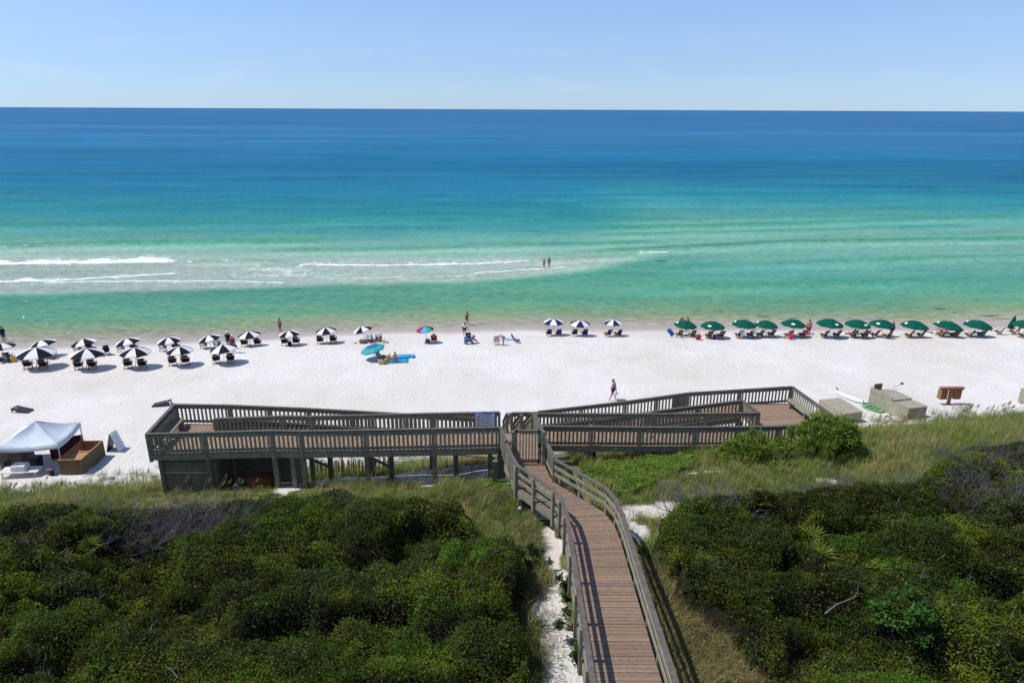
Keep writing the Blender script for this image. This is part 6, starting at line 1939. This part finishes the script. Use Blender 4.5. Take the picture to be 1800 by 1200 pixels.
FE = [(.17, .25, .03), (.12, .20, .027), (.22, .29, .04), (.08, .14, .022)]
p = at(1440, 832, 6.0)
bush('rounded_bush', 'tall bright green rounded bush hiding the near corner of the right ramp', p.x, p.y, [(-.3, 0, 1.2, 1.0, .85), (.75, .1, 1.2, .9, .85), (.1, .35, 1.7, .7, .55), (-1.15, .2, .85, .75, .65), (1.35, .1, .7, .6, .6), (1.0, .2, 1.75, .5, .42), (-.55, .1, 1.75, .45, .4), (.45, -.3, .7, .8, .6)], 5200, 431, FE, .045, .11, (.16, .28))
p = at(1312, 832, 6.1)
bush('rounded_bush', 'low bright green feathery bush in front of the right ramp', p.x, p.y, [(-.5, 0, .6, .75, .55), (.4, .1, .75, .75, .6), (.1, .2, 1.05, .55, .4), (1.3, .2, .5, .6, .45), (-1.1, .1, .45, .5, .4)], 5200, 432, FE, .045, .11, (.16, .28))
for i, (a, b, z, s, lab) in enumerate([(998, 1045, 7.5, .55, 'small leafy green shrub hugging the left side of the boardwalk, higher one'), (1012, 1120, 7.7, .62, 'small leafy green shrub hugging the left side of the boardwalk, middle one'), (1022, 1185, 7.8, .5, 'small leafy green shrub hugging the left side of the boardwalk at the bottom edge'), (1152, 1010, 7.5, .5, 'dark leafy shrub under the right rail of the boardwalk'), (935, 1000, 7.3, .6, 'leafy shrub on the edge of the sandy strip beside the left scrub')]):
    p = at(a, b, z)
    bush('leafy_shrub', lab, p.x, p.y, [(0, 0, s * .6, s, s * .7), (.2, -.2, s * .4, s * .7, s * .5)], 1800, 440 + i, [(.05, .10, .02), (.07, .13, .025), (.035, .075, .018)], .05, .09, (.4, .6))
p = at(1390, 1075, 8.6)
bush('leafy_shrub', 'fresh bright green shrub among the olive scrub at lower right', at(1590, 1130, 8.7).x, at(1590, 1130, 8.7).y, [(0, 0, 1.5, .8, .6), (-.5, .3, 1.4, .5, .4), (.5, .2, 1.5, .5, .4)], 1500, 450, [(.05, .13, .02), (.07, .17, .03), (.035, .09, .018)], .05, .085, (.4, .6))


def dead_bush(label, px, py, z, w, h, n, seed):
    """leafless grey shrub: branching tangles of thin twigs"""
    p = at(px, py, z); r = random.Random(seed); z0 = gz(p.x, p.y)
    t = thing('dead_bush', label, 'dead shrub', (p.x, p.y, z0), 0, 'leafless grey shrubs')
    mb = MB()

    def grow(a, d, L, rad, lev):
        b = a + d * L + Vector((0, 0, -.02 * L)); m_ = a.lerp(b, .5) + Vector((r.uniform(-1, 1), r.uniform(-1, 1), r.uniform(-.5, 1))) * L * .12
        mb.tube([a, m_, b], [rad, rad * .8, rad * .55], 3 if lev else 5, cap=False)
        if lev < 4:
            for _ in range(3 if lev < 3 else 2):
                e = (d + Vector((r.uniform(-1, 1), r.uniform(-1, 1), r.uniform(-.5, .8))) * .85).normalized()
                grow(m_.lerp(b, r.random()), e, L * r.uniform(.55, .85), rad * .6, lev + 1)
    for i in range(int(n * 1.7)):
        a = r.uniform(0, 2 * PI); q = Vector((r.uniform(-.5, .5) * w, r.uniform(-.35, .35) * w, 0)); q.z = gz(p.x + q.x, p.y + q.y) - z0 - .05
        d = Vector((math.cos(a) * .7, math.sin(a) * .5, r.uniform(.5, 1.1))).normalized()
        grow(q, d, h * r.uniform(.4, .65), .016, 0)
    mb.obj('twigs', 'twig', t)
    return t


dead_bush('leafless grey shrub tangle in front of the shed above the left scrub', 285, 940, 8.2, 2.6, 1.7, 34, 1)
dead_bush('leafless grey shrub at far left above the left scrub', 105, 935, 8.2, 1.9, 1.6, 18, 2)
dead_bush('wispy leafless grey shrub left of the rounded mound of scrub', 600, 905, 7.9, 1.8, 1.3, 16, 3)
dead_bush('leafless grey shrub between shed and mound with curled branches', 360, 930, 8.0, 2.2, 1.4, 18, 4)
dead_bush('large leafless grey shrub at the right edge of the picture', 1765, 855, 8.0, 3.6, 2.2, 44, 5)
dead_bush('wide leafless grey shrub along the top of the right scrub', 1560, 884, 7.8, 4.4, 1.2, 44, 6)
dead_bush('leafless grey shrub beside the bare sand at the top of the right scrub', 1440, 893, 7.7, 2.6, 1.2, 22, 7)
dead_bush('leafless grey shrub at the left tip of the right scrub', 1225, 905, 7.7, 2.2, 1.4, 24, 8)
dead_bush('leafless grey shrub in the middle of the right scrub', 1560, 1030, 8.6, 1.0, 1.5, 5, 9)
dead_bush('leafless grey shrub low on the right edge among olive scrub', 1755, 905, 8.3, 3.0, 2.2, 20, 10)
dead_bush('dark leafless shrub in the upper left scrub', 420, 935, 8.4, 1.8, 2.0, 12, 11)


def palmetto(label, px, py, z, s, seed, n=5):
    p = at(px, py, z); r = random.Random(seed); z0 = gz(p.x, p.y)
    t = thing('palmetto', label, 'palmetto', (p.x, p.y, z0), 0, None)
    for i in range(n):
        a = 2 * PI * i / n + r.uniform(-.5, .5); el = r.uniform(.4, 1.3)
        d = Vector((math.cos(a) * math.cos(el), math.sin(a) * math.cos(el), math.sin(el)))
        hub = Vector((0, 0, z - z0)) + d * .25 * s
        fr = MB(); fr.tube([(0, 0, max(0, z - z0 - .5)), hub - d * .1, hub], .012, 5, 0, (.12, .13, .035))
        side = d.cross(Vector((0, 0, 1))).normalized(); nn = side.cross(d)
        for k in range(9):
            g = (k - 4) / 4 * 1.15
            e = (d * math.cos(g) + side * math.sin(g)); tip = hub + e * s * r.uniform(.55, .7) - Vector((0, 0, .12 * s)); m_ = hub.lerp(tip, .55) + nn * .05
            w_ = nn.cross(e).normalized() * .026 * s
            col = (.10, .145, .016) if r.random() < .8 else (.2, .19, .04)
            fr.add([hub, m_ - w_, tip, m_ + w_], [(0, 1, 2, 3)], 0, col)
        fr.obj('frond', MT['leaf'], t, tint=True)
    return t


palmetto('yellow green saw palmetto standing in the right scrub, upper of two', 1425, 955, 9.1, 1.0, 1)
palmetto('yellow green saw palmetto standing in the right scrub, lower of two', 1440, 985, 9.2, 1.0, 2)
palmetto('small saw palmetto at the upper left of the left scrub', 212, 922, 8.5, .8, 3)
palmetto('small saw palmetto half hidden behind leafless grey twigs at far left', 160, 965, 8.7, .7, 4)


def branch(label, pts, rad):
    P_ = [Vector(q) for q in pts]
    t = thing('bare_branch', label, 'branch', P_[0])
    mb = MB().tube([q - P_[0] for q in P_], [rad * (1 - .7 * i / (len(P_) - 1)) for i in range(len(P_))], 6)
    mb.obj('limb', 'twig', t)
    k = len(P_) // 2; d = P_[k] - P_[0]
    MB().tube([d, d + Vector((.12, .05, .16)), d + Vector((.16, .14, .34))], [rad * .6, rad * .4, rad * .2], 5).obj('side_twig', 'twig', t)


branch('pale curved bare branch poking from the left scrub near the bottom edge', [at(305, 1196, 9.15), at(312, 1190, 9.3), at(303, 1178, 9.38), at(290, 1170, 9.4)], .022)
branch('brown arching bare branch in the middle of the right scrub', [at(1450, 1078, 9.0), at(1470, 1062, 9.25), at(1500, 1050, 9.35), at(1522, 1041, 9.3)], .028)
branch('pale bare branch at the edge of the grass above the left scrub', [at(372, 905, 7.4), at(380, 893, 7.9), at(386, 903, 8.0), at(381, 915, 8.0)], .022)


# ------------------------------------------------------------------ sea oats with seed heads
def oat_mesh(seed):
    r = random.Random(seed); mb = MB(); H = r.uniform(1.15, 1.5); b = r.uniform(.25, .5)
    pts = [Vector((b * (u ** 2.4), 0, H * u * (1 - .08 * u))) for u in (0, .3, .6, .82, 1)]
    mb.tube(pts, [.009, .008, .007, .006, .004], 4, 0, (.34, .27, .13))
    for k in range(26):
        u = r.uniform(0, 1); c = pts[3].lerp(pts[4], u) + Vector((r.uniform(0, .07), r.uniform(-.035, .035), -r.uniform(0, .09)))
        w_ = .014; mb.add([c, c + Vector((w_, .012, -.03)), c + Vector((.005, 0, -.075)), c + Vector((-w_, -.012, -.03))], [(0, 1, 2, 3)], 0, (.42, .30, .15))
    st = mb
    for k in range(5):
        a = r.uniform(0, 6.28); L = r.uniform(.4, .7); d = Vector((math.cos(a), math.sin(a), 0))
        m_ = Vector((0, 0, L * .6)) + d * L * .35; tip = Vector((0, 0, L * .55)) + d * L * .85; s_ = d.cross(Vector((0, 0, 1))) * .008
        mb.add([-s_, s_, m_ + s_, m_ - s_], [(0, 1, 2, 3)], 0, (.13, .13, .05)); mb.add([m_ - s_, m_ + s_, tip], [(0, 1, 2)], 0, (.16, .15, .06))
    return mb.mesh('sea_oat', 'grass', tint=True)


OATS = [oat_mesh(k) for k in range(6)]


def oats(label, group, spots, seed, smin=.7, smax=1.05):
    r = random.Random(seed)
    for i, (a, b, z) in enumerate(spots):
        p = at(a, b, z); o = mk('sea_oat', OATS[r.randrange(6)]); o.location = (p.x, p.y, gz(p.x, p.y) - .03)
        o.rotation_euler = (0, 0, r.uniform(-.9, .9)); s = r.uniform(smin, smax); o.scale = (s, s, s)
        tag(o, label, 'sea oat', group)


r = random.Random(12)
oats('tan sea oat stalk with drooping seed head in front of the shed', 'sea oats by the shed', [(r.uniform(300, 470), r.uniform(862, 885), 6.6) for _ in range(16)], 1)
oats('tan sea oat stalk with drooping seed head in front of the left ramp posts', 'sea oats below the left ramp', [(r.uniform(520, 860), r.uniform(845, 880), 6.5) for _ in range(12)], 2)
oats('tan sea oat stalk with drooping seed head on the left grass slope', 'sea oats on the left slope', [(r.uniform(5, 260), r.uniform(835, 880), 4.5) for _ in range(22)], 3, .6, .9)
oats('tan sea oat stalk with drooping seed head in front of the tan chests', 'sea oats by the tan chests', [(r.uniform(1500, 1640), r.uniform(738, 765), 3.0) for _ in range(30)], 4, .7, 1.1)
oats('tan sea oat stalk with drooping seed head against white sand at far right', 'sea oats at the far right', [(r.uniform(1650, 1798), r.uniform(722, 750), 3.0) for _ in range(34)], 5, .8, 1.3)
oats('tan sea oat stalk with drooping seed head on the right grass slope', 'sea oats on the right slope', [(r.uniform(1480, 1790), r.uniform(750, 820), 5.0) for _ in range(36)], 6, .6, .9)
oats('tan sea oat stalk with drooping seed head in front of the right ramp', 'sea oats below the right ramp', [(r.uniform(1010, 1260), r.uniform(790, 815), 6.2) for _ in range(12)], 7, .8, 1.2)
